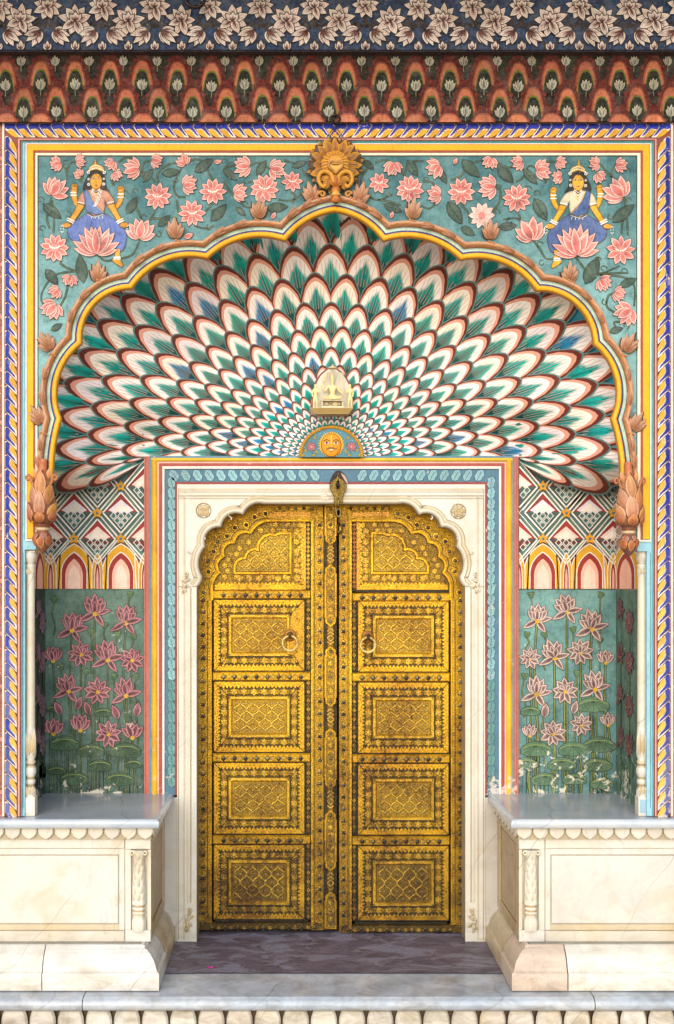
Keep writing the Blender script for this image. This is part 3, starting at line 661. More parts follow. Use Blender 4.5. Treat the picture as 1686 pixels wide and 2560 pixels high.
# ------------------------------------------------------------------ painted seated women with lotus seats
def woman(mir, skin, blouse, sash, skirt):
    g = G()
    def T(x, y): return (x/2.798, 300+y/2.798) if not mir else (1445+(675-x)/2.798, 303+y/2.798)
    def pg(pts, h, c, ol='3a2a20', e=1.1):
        q = [T(*p) for p in pts]
        if ol: poly(g, m0, inset(q, -e), h-.0003, ol)
        poly(g, m0, q, h, c)
        if ol and len(q) > 5: ring(g, m0, inset(q, .4), h+.00012, inset(q, 3.0), h+.00016, [mixc(c, '3a1e10', .5), c])
    def el(x, y, rx, ry, h, c, ol=None, n=16):
        pts = circ(x, y, rx, n, ry); pg(pts, h, c, ol, .9)
    def ln(pts, w_, h, c): line(g, m0, [T(*p) for p in pts], w_, h, c)
    H = .0042
    pg(cr([(480, 815), (474, 770), (500, 725), (560, 690), (620, 655), (725, 655), (790, 690), (850, 735), (886, 800), (884, 850), (862, 915), (800, 915), (770, 880), (600, 880), (520, 850), (480, 815)], 3), H, skirt)
    for i in range(9): ln([(560+i*28, 690), (520+i*38, 800)], .9, H+.0004, mixc(skirt, '1a2340', .5))
    pg([(803, 905), (842, 905), (838, 940), (846, 968), (808, 966)], H+.0006, skin); pg([(786, 972), (842, 972), (862, 1014), (856, 1032), (820, 1012), (790, 990)], H+.0006, skin)
    ln([(798, 962), (846, 962)], 3.2, H+.0012, 'ece6e0'); ln([(796, 974), (846, 974)], 2.6, H+.0012, 'ece6e0')
    # raised rear arms
    pg(cr([(548, 625), (520, 590), (500, 530), (505, 480), (540, 470), (538, 530), (552, 580), (570, 610)], 3), H-.0012, skin)
    pg(cr([(815, 630), (850, 590), (868, 530), (862, 480), (826, 470), (832, 530), (818, 580), (800, 605)], 3), H-.0012, skin)
    el(524, 468, 24, 22, H-.0008, skin, '3a2a20'); el(846, 484, 24, 22, H-.0008, skin, '3a2a20')
    for x, y in ((524, 468), (846, 484)):
        for k in range(4): el(x-14+k*9, y-13+abs(k-1.5)*3, 5.5, 9, H-.0005, skin, '5a3410', 8)
        el(x+(16 if x < 675 else -16), y-2, 6, 9, H-.0003, skin, '5a3410', 8)
    for x, y in ((516, 510), (518, 528), (848, 520), (846, 542)): ln([(x-22, y), (x+22, y)], 2.6, H, 'e9e4de')
    pg(cr([(590, 500), (580, 470), (610, 400), (640, 360), (710, 360), (738, 400), (745, 460), (770, 500), (740, 520), (620, 520), (590, 500)], 3), H, '1c1712', None)
    pg(cr([(545, 578), (560, 530), (590, 500), (650, 488), (705, 488), (755, 505), (785, 540), (803, 578), (752, 598), (735, 560), (726, 660), (618, 660), (600, 560), (592, 600), (545, 578)], 2), H+.0006, blouse)
    pg([(650, 470), (700, 470), (704, 492), (675, 515), (646, 492)], H+.0012, skin, None)
    pg([(655, 492), (698, 492), (690, 540), (676, 560)], H+.0012, skin, None)
    pg(cr([(588, 505), (615, 490), (640, 545), (680, 600), (730, 650), (712, 668), (660, 660), (610, 640), (598, 570), (588, 505)], 2), H+.0018, sash)
    ln([(622, 492), (650, 560), (690, 615), (728, 650)], 1.6, H+.0024, 'c99a30')
    ln([(612, 655), (660, 676), (728, 655)], 4, H+.0024, '4a4038'); ln([(612, 662), (660, 684), (728, 662)], 1.3, H+.003, 'e9e4de')
    for i in range(4): ln([(640+i*26, 672), (644+i*26, 695)], 1.3, H+.003, 'e9e4de')
    # front arms reaching down to the knees
    pg(cr([(548, 590), (590, 600), (570, 640), (535, 690), (512, 720), (482, 712), (505, 670), (530, 630), (548, 590)], 3), H+.0018, skin)
    pg(cr([(802, 588), (758, 600), (782, 645), (812, 690), (832, 724), (862, 714), (838, 670), (818, 630), (802, 588)], 3), H+.0018, skin)
    el(468, 738, 32, 17, H+.0022, skin, '3a2a20'); el(872, 738, 32, 17, H+.0022, skin, '3a2a20')
    for i in range(4): ln([(448+i*10, 732), (446+i*9, 748)], .7, H+.0026, '7a4a10'); ln([(862+i*10, 732), (860+i*10, 748)], .7, H+.0026, '7a4a10')
    for x, y, s in ((500, 700, 1), (494, 714, 1), (840, 704, -1), (848, 716, -1), (570, 582, .4), (776, 580, -.4)): ln([(x-24, y-s*12), (x+24, y+s*12)], 2.8, H+.0028, 'e9e4de')
    for s in (438, 902):
        for i in range(8): el(s+10*math.cos(i*.8), 765+26*math.sin(i*.8), 4, 4, H+.0024, 'e9e4de', None, 6)
    # face
    el(675, 430, 41, 58, H+.0024, skin, '4a2e12', 20)
    pg(cr([(634, 420), (640, 380), (675, 362), (710, 380), (718, 420), (704, 392), (676, 378), (648, 392), (634, 420)], 2), H+.0030, '1c1712', None)
    for x in (655, 694):
        el(x, 412, 10, 4.6, H+.0033, 'f0e6d8', '20140a', 8); el(x, 412, 4.2, 4.4, H+.0036, '181008', None, 8)
        ln([(x-13, 399), (x, 394), (x+13, 399)], 1.0, H+.0033, '201408')
    ln([(676, 405), (670, 436), (680, 440)], .9, H+.0033, '8a4f12'); pg([(661, 459), (675, 454), (689, 459), (675, 466)], H+.0033, 'a8402a', None); el(675, 386, 4, 5, H+.0036, 'a03020', None, 6)
    pg(cr([(612, 372), (640, 322), (660, 312), (672, 268), (680, 312), (712, 322), (740, 372), (676, 350), (612, 372)], 2), H+.0036, 'c79a20')
    for i in range(11):
        t = i/10; el(614+124*t, 366-26*math.sin(math.pi*t), 5, 5, H+.004, 'f0ece6', None, 6); el(630+92*t, 340-18*math.sin(math.pi*t), 3.6, 3.6, H+.004, 'f0ece6', None, 6)
    for x, y, r in ((622, 372, 11), (732, 372, 11), (624, 455, 11), (728, 452, 11), (622, 418, 8), (730, 416, 8)): el(x, y, r, r, H+.0042, 'efeae4', '3a3026', 8); el(x, y, r*.45, r*.45, H+.0045, '6a5a50', None, 6)
    for k in range(3): ln([(648-k*4, 485+k*10), (675, 505+k*20), (703+k*4, 485+k*10)], 1.7, H+.0034, 'efeae4')
    if not mir:
        for k in range(3): ln([(716-k*9, 492), (700-k*9, 560), (672-k*8, 610)], 1.4, H+.0034, 'efeae4')
    x, y = T(680, 944)
    side_lotus(g, m0, x, y, 90 if not mir else 95, 72, H+.0044, PK, True)
    g.build('painted_figure', M_FRESCO, sp_o, 'seated four-armed woman in a %s blouse and blue sash on a pink lotus' % ('pink' if not mir else 'cream'))
woman(False, 'd9951c', 'c58a72', '5f78a8', '5a6fae')
woman(True, 'e3a412', 'c9bfa0', '3f5d92', '4a6092')
# ------------------------------------------------------------------ arch moulding with carved leaves
g = G()
PR = [(0, -.025, '9a6a14'), (0, .002, 'c08816'), (2.5, .010, 'f2a80e'), (6.5, .013, 'f4ac0e'), (11.5, .010, 'e59a12'), (12, .004, '2b3d78'), (16.5, .003, '2b3d78'), (17, .003, 'c9d3b4'), (22, -.001, 'b9cbb6'), (28, .001, '9fb9ae'),
      (29, .006, '6a4a34'), (31, .010, 'a8602c'), (34, .026, 'c08450'), (38, .033, 'c08c66'), (42, .030, 'c09678'), (46, .018, 'b88e74'), (49, .0, '9a6a48')]
N_ = 14; rows = [[m0(x, y, h) for x, y in arch(d*(.86 if d > 17 else 1), N_)] for d, h, c in PR]
nA = len(rows[0])
def acol(i, j):
    c = C(PR[i][2])
    if i == 7 or i == 8 or i == 9: c = mixc(c, 'c9dfa8' if (j//3) % 4 == 0 else c, .3)
    if i > 10: c = mixc(c, ('d8984c', 'a06a4c', 'ccA48c', 'a07c66')[(j*7+i) % 4], .35)
    return c
g.grid(rows, acol, True)
am = g.build('arch_moulding', M_CARVED, facade, 'foiled arch moulding of yellow lip, pale cove and orange roll')
OC = ('cfa888', '8a4a22', '4a2410'); OC2 = ('c98a3c', '8a4a1e', '4a2a14')
def spray(x, y, a, s, par, col):
    g = G()
    for o, l, w_, z in ((-42, .75, .36, .008), (42, .75, .36, .008), (-22, .95, .36, .014), (22, .95, .36, .014), (0, 1.12, .4, .020)):
        petal(g, m0, x, y, a+o, s*l, s*w_, z, jit(col[0], .1), jit(col[1], .15), None, hc=.012, n=6, tip=.7, lift=.022, mid=mixc(col[0], col[1], .4))
        petal(g, m0, x, y, a+o, s*l+2, s*w_+2.5, z-.005, col[2], col[2], None, hc=0, n=6, tip=.7, lift=.018)
    g.build('leaf_spray', M_CARVED, par)
for x, y, a in ((246, 706, 84), (439, 598, 88), (648, 548, 92), (783, 507, 105), (898, 508, 75), (1032, 548, 88), (1226, 600, 92), (1424, 706, 96), (1560, 880, 62), (128, 876, 118), (108, 1058, 120), (1580, 1076, 62)):
    spray(x, y, a, 44, am, OC)
# long acanthus leaf lying on the roll of every foil
def acanth(i0, i1, step):
    g = G(); A = arch(33, N_)
    step = step//2*4; seq = list(range(i0, i1, step)); n = len(seq)
    for k, i in enumerate(seq):
        x, y = A[i]; x2, y2 = A[i+step] if 0 <= i+step < len(A) else A[i]
        a = math.degrees(math.atan2(-(y2-y), x2-x))
        sz = 27-12*abs(k/(n-1)-.45)
        for o, zz in ((26, .030), (-16, .026), (4, .034)):
            petal(g, m0, x, y, a+o*.6, sz*1.7, sz*.36, zz, jit('cda07c', .12), jit('8e4a24', .2), None, hc=.005, n=5, tip=.75, lift=.012)
        if k == n-1:
            for q in range(3): dome(g, m0, x2+q*6-4, y2-6+q*2, 4.2-q*.5, .02, .018, jit('c98a58'), 8)
    line(g, m0, [A[q] for q in range(min(i0, i1), max(i0, i1)+1)], 11, .022, 'b0744a', .009)
    g.build('acanthus_leaf', M_CARVED, am)
for L in range(6):
    acanth(L*N_+2, L*N_+9, 2); R_ = 11-L
    acanth(R_*N_+12, R_*N_+5, -2)
# ------------------------------------------------------------------ lattice bands, niche walls, murals
mb = plane(YB)
def arch_pts(cx, yb, w_, yt, n=8):
    hw = w_/2; ys = yb-(yb-yt)*.42
    L = [(cx-hw, yb)]+[(cx+hw-2*hw*math.cos(1.0472*t/n), ys-(ys-yt)*math.sin(1.0472*t/n)/.866) for t in range(n)]+[(cx, yt)]
    return L+[(2*cx-x, y) for x, y in L[-2::-1]]
def lattice(x0, x1, sx, name, lab):
    g = G(); W = 'e9e2d4'; top, bot = 1142, 1472
    m = lambda x, y, h=0: mb(min(max(x, x0), x1), min(y, bot), h)
    poly(g, mb, rect(x0, top, x1, bot), .002, '4c6a66')
    inx = lambda x, pad=40: x0-pad < x < x1+pad
    rowsY = [(1152, 58.5), (1216, 0), (1283, 58.5), (1347, 0)]
    stars = []
    for i, (yy, off) in enumerate(rowsY):
        for k in range(-4, 5):
            x = sx+off-58.5+k*117
            if inx(x, 70): stars.append((x, yy, i))
    def clipg(pts, h, c):
        q = [(min(max(x, x0+.5), x1-.5), min(max(y, top), bot)) for x, y in pts]
        PC[0] += 1
        if abs(area(q)) > 6: poly(g, mb, q, h+(PC[0] % 7)*.00005, c)
    def rib(a, b, w_=4.2, h=.012):
        (ax, ay), (bx, by) = a, b
        if ax > bx: ax, ay, bx, by = bx, by, ax, ay
        if bx < x0 or ax > x1: return
        if bx-ax > 1e-3:
            if ax < x0: ay += (by-ay)*(x0-ax)/(bx-ax); ax = x0
            if bx > x1: by = ay+(by-ay)*(x1-ax)/(bx-ax); bx = x1
        dx, dy = bx-ax, by-ay; l = math.hypot(dx, dy)
        if l < 2: return
        nx, ny = -dy/l*w_/2, dx/l*w_/2
        prism(g, mb, [(ax+nx, ay+ny), (bx+nx, by+ny), (bx-nx, by-ny), (ax-nx, ay-ny)], .003, h, jit(W, .05), 'a9a394')
    for x, y, i in stars:                                  # diamond hanging below each star
        if i == 3: continue
        dn = 131 if i < 2 else 130; cy = y+66
        T, B_, L_, R_ = (x, y), (x, y+dn), (x-58.5, cy), (x+58.5, cy)
        # splayed kites along the edges, dark red and grey green
        for s in (-1, 1):
            e = x+s*58.5
            clipg([(x, y), (x+s*36, y+30), (e, cy)], .0025, jit('6a2a26', .15)); clipg([(x, y), (x+s*26, y+42), (e, cy)], .0028, jit('5f7a66', .15))
            clipg([(x, y+dn), (x+s*36, y+dn-30), (e, cy)], .0025, jit('7a332c', .15)); clipg([(x, y+dn), (x+s*27, y+dn-42), (e, cy)], .0028, jit('54706a', .15))
            rib((x+s*8, y+8), (x+s*50, cy-6), 2.2, .010)
        # inner diamond
        iw, ih = 45, 51
        rb = 'a0302a' if i == 2 else '8f2c28'
        clipg([(x, cy-ih), (x+iw, cy), (x, cy+ih), (x-iw, cy)], .004, '3f5650')
        clipg([(x, cy-ih+3), (x+iw-4, cy-2), (x-iw+4, cy-2)], .0045, jit(rb, .12))
        z = [(x-32, cy-6), (x, cy-33), (x+32, cy-6)]+[(x+32-64*k/8, cy-(4 if k % 2 else -4)+1) for k in range(1, 8)]
        clipg(z, .0052, jit('e8cfc0' if i != 1 else 'ded4da', .06)); clipg([(x-22, cy-6), (x, cy-24), (x+22, cy-6), (x+18, cy-3), (x-18, cy-3)], .0056, jit('efe0d0', .05))
        for r, cnt in ((0, 3), (1, 2), (2, 1)):
            for c in range(cnt):
                dx = (c-(cnt-1)/2)*19; dy = 8+r*11.5
                if x0+4 < x+dx < x1-4:
                    d4 = [(x+dx, cy+dy-10), (x+dx+9, cy+dy), (x+dx, cy+dy+10), (x+dx-9, cy+dy)]
                    d3 = inset(d4, 1.6); ring(g, mb, d4, .010, d3, .010, jit(W, .05)); ring(g, mb, d3, .010, inset(d4, 3.4), .004, '6f8a84'); poly(g, mb, inset(d4, 3.3), .0052, jit('3f6a66', .2))
        for a, b in (((x, cy-ih), (x+iw, cy)), ((x, cy-ih), (x-iw, cy)), ((x-iw, cy), (x, cy+ih)), ((x+iw, cy), (x, cy+ih))): rib(a, b, 3.6, .012)
        for a, b in ((T, L_), (T, R_)): rib(a, b, 1.6, .009)
    # arcade along the foot
    for x, y, i in stars:
        if i == 3:
            clipg([(x-58, 1347+62), (x, 1352), (x+58, 1347+62), (x+58, bot), (x-58, bot)], .0062, '6d2a25')
            for s in (-1, 1):
                clipg([(x+s*3, 1350), (x+s*30, 1366), (x+s*46, 1390), (x+s*58, 1412), (x+s*54, 1372)], .0066, jit('44706c', .15))
                clipg([(x+s*20, 1352), (x+s*58, 1352), (x+s*58, 1376)], .0066, jit('6a2a26', .15)); rib((x+s*8, 1350), (x+s*58, 1410), 3, .013)
            for w_, t, h, c in ((92, 1358, .0075, W), (88, 1361, .009, 'd99f1a'), (66, 1379, .0095, W), (62, 1382, .0099, '982a24'), (44, 1397, .0104, 'ecb39a'), (30, 1412, .0109, 'f2cdb8')):
                q = arch_pts(x, bot, w_, t); clipg(q, h, jit(c, .04))
            for s in (-1, 1):                              # slim arches between the broad ones
                xx = x+s*58.5
                if s == 1 or not inx(xx-117, -30):
                    for w_, t, h, c in ((30, 1380, .0105, W), (26, 1384, .011, 'c9961e'), (15, 1400, .0115, W), (12, 1404, .0118, '8a2a26'), (6, 1420, .0122, 'e0a090')):
                        clipg(arch_pts(xx, bot, w_, t), h, jit(c, .05))
                    rib((xx-24, 1384), (xx-20, bot), 2.6, .0125); rib((xx+24, 1384), (xx+20, bot), 2.6, .0125)
    for x, y, i in stars:                                  # gilt flower at every crossing
        if x0+2 < x < x1-2 and y > 1160:
            pts = [(x+(15 if k % 2 == 0 else 8)*math.sin(math.pi*k/5), y-(15 if k % 2 == 0 else 8)*math.cos(math.pi*k/5)) for k in range(10)]
            q = [(min(max(a, x0), x1), b) for a, b in pts]
            prism(g, mb, q, .006, .016, jit('d8981a', .1), '8a5a14'); dome(g, mb, x, y, 3.6, .016, .005, '4f7a86', 8)
    g.build(name, M_PAINT, facade, lab)
lattice(100, 362, 245, 'lattice_band', None)
lattice(1297, 1560, 1415, 'lattice_band', None)
LM = ('c98f92', '4a2430', '22141a')
def mural_lotus(g, m, x, y, r, kind, h, col, sx=1):
    ce, cc, co = col
    def pt(a, L, wd, hh, ox=0, oy=0): petal(g, m, x+ox*sx, y+oy, a, L, wd, h+hh, ce, cc, co, n=5, e=.9, sx=sx, tip=.8, mid=mixc(cc, ce, .12), cw=.4)
    if kind == 'full':
        for k in range(9): pt(90+40*k, r*.95, r*.46, 0)
        for k in range(5): pt(20+35*k, r*.62, r*.34, .0012, 0, r*.05)
    elif kind == 'tri':
        a0 = RN.choice((-8, 8, 14))
        for o, l in ((-26, 1.0), (26, 1.0), (0, 1.08)): pt(95+a0+o, r*l, r*.44, 0)
        for o, l in ((-46, .84), (46, .84)): pt(95+a0+o, r*l, r*.42, .0006)
        pt(12, r*.92, r*.36, .0012); pt(207, r*.98, r*.36, .0012)
        if RN.random() < .7: pt(-55, r*.85, r*.34, .0006)
        for o, l in ((-30, .62), (30, .62), (0, .72)): pt(95+a0+o, r*l, r*.34, .0018)
    else:
        for o in (-46, 46, -24, 24, 0): pt(90+o, r*(1-.0025*abs(o)), r*.44, .0006*(2-abs(o)//24))
        pt(76, r*.7, r*.36, .0016); pt(106, r*.72, r*.36, .0018)
    disc(g, m, x+1*sx, y+2, r*.14*1, h+.0026, 'd0a01c', 8, None) if sx == 1 else disc(g, m, x, y+2, r*.05, h+.0026, '9a7a2c', 6, r*.14)
def bud(g, m, x, y, r, a, col, sx=1): petal(g, m, x, y+r*.5, a, r*1.1, r*.55, .006, *col, n=5, sx=sx)
def pod(g, m, x, y, r, a=0):
    c, s = math.cos(a), math.sin(a)
    pts = [(-.75, -.55), (-.4, -.75), (0, -.68), (.4, -.8), (.75, -.5), (.35, .55), (-.3, .55)]
    q = [(x+r*(u*c-v*s), y+r*(u*s+v*c)) for u, v in pts]; poly(g, m, inset(q, -1), .0034, '1c2a1a'); poly(g, m, q, .0038, jit('4d6b42', .15))
    for k in range(4): disc(g, m, x+r*(-.45+.3*k), y-r*.5, .9, .0042, '8fa060', 5)
def pad(g, m, x, y, w_, col, sx=1):
    n = 26; pts = []
    for i in range(n):
        a = 6.2832*i/n; rr = 1+.09*abs(math.sin(a*5)); pts.append((x+w_*.5*rr*math.cos(a)*sx, y+w_*.23*rr*math.sin(a)+w_*.08*math.cos(a)*math.cos(a)))
    PC[0] += 1; e_ = (PC[0] % 9)*.0001
    poly(g, m, inset(pts, -1.2), .0042+e_*.3, '18241a'); poly(g, m, pts, .0046+e_, jit(col, .15))
    for i in range(7): line(g, m, [(x, y-w_*.1), (x+w_*.44*math.cos(math.pi*(i/6))*sx, y+w_*.2*math.sin(math.pi*i/6)+w_*.03)], .9, .0056, '1f3020')
    line(g, m, [(x-w_*.46*sx, y-.02*w_), (x-w_*.2*sx, y-w_*.13), (x+w_*.2*sx, y-w_*.13), (x+w_*.46*sx, y-.02*w_)], 1.4, .0057, '8f9a44')
def stem(g, m, x, y, y1, col, wd=4.5, sx=1):
    s = RN.uniform(-7, 7); p = cr([(x, y), (x+s*sx, y+(y1-y)*.35), (x-s*.6*sx, y+(y1-y)*.7), (x+s*.3*sx, y1)], 5)
    PC[0] += 1; e_ = (PC[0] % 9)*.00008
    line(g, m, p, (wd+1.5)*sx if sx < 1 else wd+1.5, .0018+e_, '1c2c20'); line(g, m, p, wd*.62*sx if sx < 1 else wd*.62, .0022+e_, jit(col, .12))
def mural(side):
    g = G()
    if side < 0:
        x0, x1, y0, y1, Z = 112, 362, 1470, 1986, Z1; A, B = '5f8070', '3a544a'; scol = '56683c'; lm = ('dc8f94', '38121e', '22141a')
        fl = [(505, 628, 118, 'tri'), (665, 512, 120, 'tri'), (883, 575, 115, 'tri'), (373, 840, 100, 'up'), (567, 797, 92, 'full'), (755, 833, 120, 'tri'), (925, 838, 90, 'full'), (480, 1053, 112, 'tri'), (685, 1057, 96, 'full'), (883, 1085, 112, 'tri'), (373, 1350, 105, 'up'), (563, 1325, 108, 'up'), (760, 1355, 95, 'full'), (927, 1378, 105, 'up')]
        buds = [(432, 1175, 115), (535, 1140, 70), (630, 1180, 110), (832, 1205, 115), (953, 1190, 80)]
        pods = [(640, 645), (735, 600), (825, 660), (940, 680), (605, 925), (800, 955), (955, 960), (380, 420), (910, 385), (430, 890)]
        pads = [(455, 1420, 200), (640, 1470, 180), (880, 1470, 210), (700, 1575, 160), (935, 1565, 115), (400, 1610, 120), (520, 1665, 190), (840, 1670, 190), (375, 1180, 90), (725, 1205, 120)]
    else:
        x0, x1, y0, y1, Z = 1295, 1542, 1474, 1990, ZB; A, B = '6f9e98', '426a6c'; scol = '74803a'; lm = ('ecccbc', '4a2430', '241a1e')
        fl = [(605, 563, 112, 'tri'), (817, 500, 115, 'tri'), (988, 617, 125, 'tri'), (556, 825, 80, 'full'), (727, 820, 115, 'tri'), (908, 782, 94, 'full'), (1085, 855, 90, 'up'), (600, 1075, 115, 'tri'), (800, 1057, 92, 'full'), (1010, 1040, 115, 'tri'), (553, 1365, 80, 'up'), (718, 1350, 95, 'full'), (915, 1290, 80, 'full'), (1100, 1290, 82, 'up')]
        buds = [(655, 1195, 80), (855, 1170, 75)]
        pods = [(565, 388), (1050, 388), (535, 665), (660, 665), (860, 630), (1045, 705), (518, 955), (885, 935)]
        pads = [(1000, 1150, 215), (560, 1195, 130), (600, 1460, 210), (860, 1460, 200), (1040, 1430, 220), (780, 1565, 190), (1030, 1570, 190), (530, 1560, 160), (660, 1670, 180), (870, 1670, 160), (1060, 1700, 160)]
    nx, ny = 8, 16
    g.grid([[mb(x0+(x1-x0)*i/nx, y0+(y1-y0)*j/ny, .001) for j in range(ny+1)] for i in range(nx+1)], lambda i, j: mixc(A, B, min(1, .15+j/ny*.6+.25*math.sin(i*1.7+j*.9))))
    for x, y, r, k in fl: X, Y = Z(x, y); stem(g, mb, X, Y, y1-2, scol, 5 if side > 0 else 3.6)
    for x, y, a in buds: X, Y = Z(x, y); stem(g, mb, X, Y+8, y1-2, scol, 3)
    for x, y in pods: X, Y = Z(x, y); stem(g, mb, X, Y+5, Y+RN.uniform(45, 110), scol, 2.8)
    for x, y, w_ in pads:
        X, Y = Z(x, y); pad(g, mb, X, Y, w_/2.798, '3c5a3e' if side < 0 else '507052')
        for k in range(3): line(g, mb, [(X+(k-1)*9, Y+8), (X+(k-1)*10, y1-2)], 1.6, .0024, '22352a')
    for x, y in pods: X, Y = Z(x, y); pod(g, mb, X, Y, 11, RN.uniform(-.5, .5))
    for x, y, r, k in fl: X, Y = Z(x, y); mural_lotus(g, mb, X, Y, r*1.07/2.798, k, .0056, lm)
    for x, y, a in buds: X, Y = Z(x, y); bud(g, mb, X, Y, 33, a, lm)
    g.build('lotus_mural', M_MURAL2 if side < 0 else M_MURAL, facade, 'dark green panel with crowded deep pink lotuses' if side < 0 else 'teal panel with pale lotuses, paint flaking white near the bench')
    # side wall of the niche
    g = G(); X = P(x0+2 if side < 0 else x1-2, 1700, YB)[0]; xs = X
    def ms(x, y, h=0):
        Y = min(YB, F*xs/(x-VX)-DC); p = P(x, y, Y); return (p[0]-side*h, Y, p[2])
    xo, xi = (80, 113.5) if side < 0 else (1606, 1540)
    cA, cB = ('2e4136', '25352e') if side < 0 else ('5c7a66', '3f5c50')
    yb_, yt_ = .80, 1.0
    zt = P(0, y0, YB)[2]
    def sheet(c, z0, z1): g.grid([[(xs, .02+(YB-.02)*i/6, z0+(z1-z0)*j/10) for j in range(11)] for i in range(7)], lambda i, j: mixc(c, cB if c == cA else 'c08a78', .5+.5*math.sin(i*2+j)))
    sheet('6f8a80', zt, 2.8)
    ac, aw = (98, 22) if side < 0 else (1567, 46)
    for w_, t_, h_, c_ in ((1.5, 1352, .002, 'd9cdb8'), (1.36, 1357, .003, 'd99f1a'), (1.02, 1376, .004, 'e9e2d4'), (.94, 1380, .005, '982a24'), (.66, 1396, .006, 'ecb39a')): poly(g, ms, [(min(max(q[0], min(xo, xi)+1), max(xo, xi)), q[1]) for q in arch_pts(ac, 1472, aw*w_, t_)], h_, c_)
    for k in range(5):
        for sg in (-1, 1): line(g, ms, [(ac-sg*aw*.7, 1228+k*30), (ac+sg*aw*.7, 1300+k*30)] if k < 3 else [(ac-sg*aw*.7, 1300+k*10), (ac, 1350)], 2, .004, 'e9e2d4')
    poly(g, ms, [(ac, 1250), (ac+aw*.5, 1290), (ac-aw*.5, 1290)], .003, '8f2c28'); poly(g, ms, [(ac, 1262), (ac+aw*.36, 1290), (ac-aw*.36, 1290)], .0035, 'e8cfc0')
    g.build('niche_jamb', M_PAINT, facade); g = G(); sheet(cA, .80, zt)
    lw = ('9c7a8e', '5a3a50', '2a1c22') if side < 0 else ('9a5f62', '4a2830', '2a1418')
    xa = (94, 105) if side < 0 else (1553, 1575)
    for i, yy in enumerate((1530, 1555, 1640, 1655, 1745, 1765, 1850, 1862)):
        x = xa[i % 2]; 
        p = cr([(x, yy), (x+1, yy+80), (x, 1975)], 4); line(g, ms, p, 1.0, .002, '3a4a30')
        mural_lotus(g, ms, x, yy, 34, ('tri', 'full')[i % 2], .004, lw, .30 if side < 0 else .36)
        [petal(g, ms, x, 1940, 90+o, 40, 40, .003, '56745a', '3c5a44', None, n=4, sx=.3) for o in (-50, 0, 50)]
    g.build('niche_side_wall', M_MURAL, facade)
for s in (-1, 1): mural(s)
# wall behind the lattice and vault edges
for a, b, x in ((40, 420, -1.375), (1240, 1640, 1.765)):
    g = G(); g.face([mb(a, 1130, -.01), mb(b, 1130, -.01), mb(b, 2060, -.01), mb(a, 2060, -.01)], '5f7a6c'); g.build('niche_back_wall', M_PAINT, facade)
    g = G(); box(g, x-.02, x+.02, .03, .10, .80, 2.9, '8a8a78'); g.build('niche_edge', M_PAINT, facade)
# small arches turning onto the side walls above the murals
# ------------------------------------------------------------------ painted frames round the doorway (back wall plane)
g = G()
def dband(l0, l1, t0, t1, r0, r1, h0, h1, col, yb=1986):
    prism(g, mb, [(l0, yb), (l0, t0), (r0, t0), (r0, yb), (r1, yb), (r1, t1), (l1, t1), (l1, yb)], h0, h1, col)
dband(362, 376, 1142, 1145, 1295, 1283, .0, .018, 'b4685a'); dband(365, 367, 1143, 1144, 1292, 1290, .018, .0186, '9a4238')
dband(376, 381, 1141, 1146, 1283, 1279, .0, .024, '5a8496')
dband(395, 399, 1155, 1159, 1264, 1260, .0, .022, 'd8b0a0'); dband(399, 402, 1159, 1162, 1260, 1257, .0, .024, 'a94a42')
dband(402, 408, 1162, 1167, 1257, 1251, .0, .026, 'a04840'); dband(408, 413, 1167, 1173, 1251, 1246, .0, .030, 'e4dacb')
dband(413, 439, 1173, 1206, 1246, 1216, .0, .020, '4a7286'); dband(439, 444, 1206, 1212, 1216, 1211, .0, .026, '8a3a34')
# gold cord
def rope(run):
    def f(s, t, h=0):
        b = .024+.012*math.sin(math.pi*t)
        if run == 0: return mb(381+s, 1146+t*9, b+h)
        if run == 1: return mb(381+t*14, 1146+s, b+h)
        return mb(1279-t*15, 1146+s, b+h)
    return f
for run, L in ((0, 898), (1, 840), (2, 840)):
    f = rope(run); n = int(L/24)
    rows = [[f(L*i/n, t) for i in range(n+1)] for t in (0, .25, .5, .75, 1)]
    g.grid(rows, lambda i, j: mixc('e8b026', 'd59a20' if run else 'e8b83a', .5+.5*math.sin(j*.9)), True)
    p = 19 if run == 0 else 17.5
    for k in range(int(L/p)):
        s = k*p+6; d = 9 if run == 0 and s < 449 else (-9 if run == 0 else 9)
        line(g, lambda x, y, h=0: f(x, y, h), [(s, .12), (s+d*.5, .5), (s+d, .9)], 1.7 if run else 1.3, .001, 'b0561e')
# pale leaves on the blue band
def vleaf(x, y, a, s, h=.021):
    c = jit('86b0b4', .12) if y < 1700 else jit('5f8c86', .15)
    ca, sa = math.cos(math.radians(a)), -math.sin(math.radians(a)); q = lambda u, v: (x+u*ca*s-v*sa*s, y+u*sa*s+v*ca*s)
    out = []
    for i in range(20):
        t = i/20*6.2832; r = .5+.07*math.cos(t*6); out.append(q(.5+.56*math.cos(t), .72*r*math.sin(t)))
    poly(g, mb, inset(out, -1.1), h, '2a4c60'); prism(g, mb, out, h, h+.004, c, '3a6478')
    line(g, mb, [q(-.12, .08), q(.4, 0), q(.95, 0)], 1.2, h+.0046, '35586a')
    for t in (.3, .55, .75):
        for sg in (-1, 1): line(g, mb, [q(t, 0), q(t+.14, sg*.24)], .8, h+.0046, '4a7080')
for k in range(26):
    x = 452+k*29.2
    if not 812 < x < 862: vleaf(x+(-8 if x < 830 else 8), 1201, 122 if x < 830 else 58, 27)
for k in range(29):
    y = 1212+k*26.6; vleaf(433, y+8, 100, 26); vleaf(1224, y+8, 80, 26)
g.build('doorway_border', M_ROPE, facade, 'nested painted door borders: gold cord, red fillets and blue leaf band')
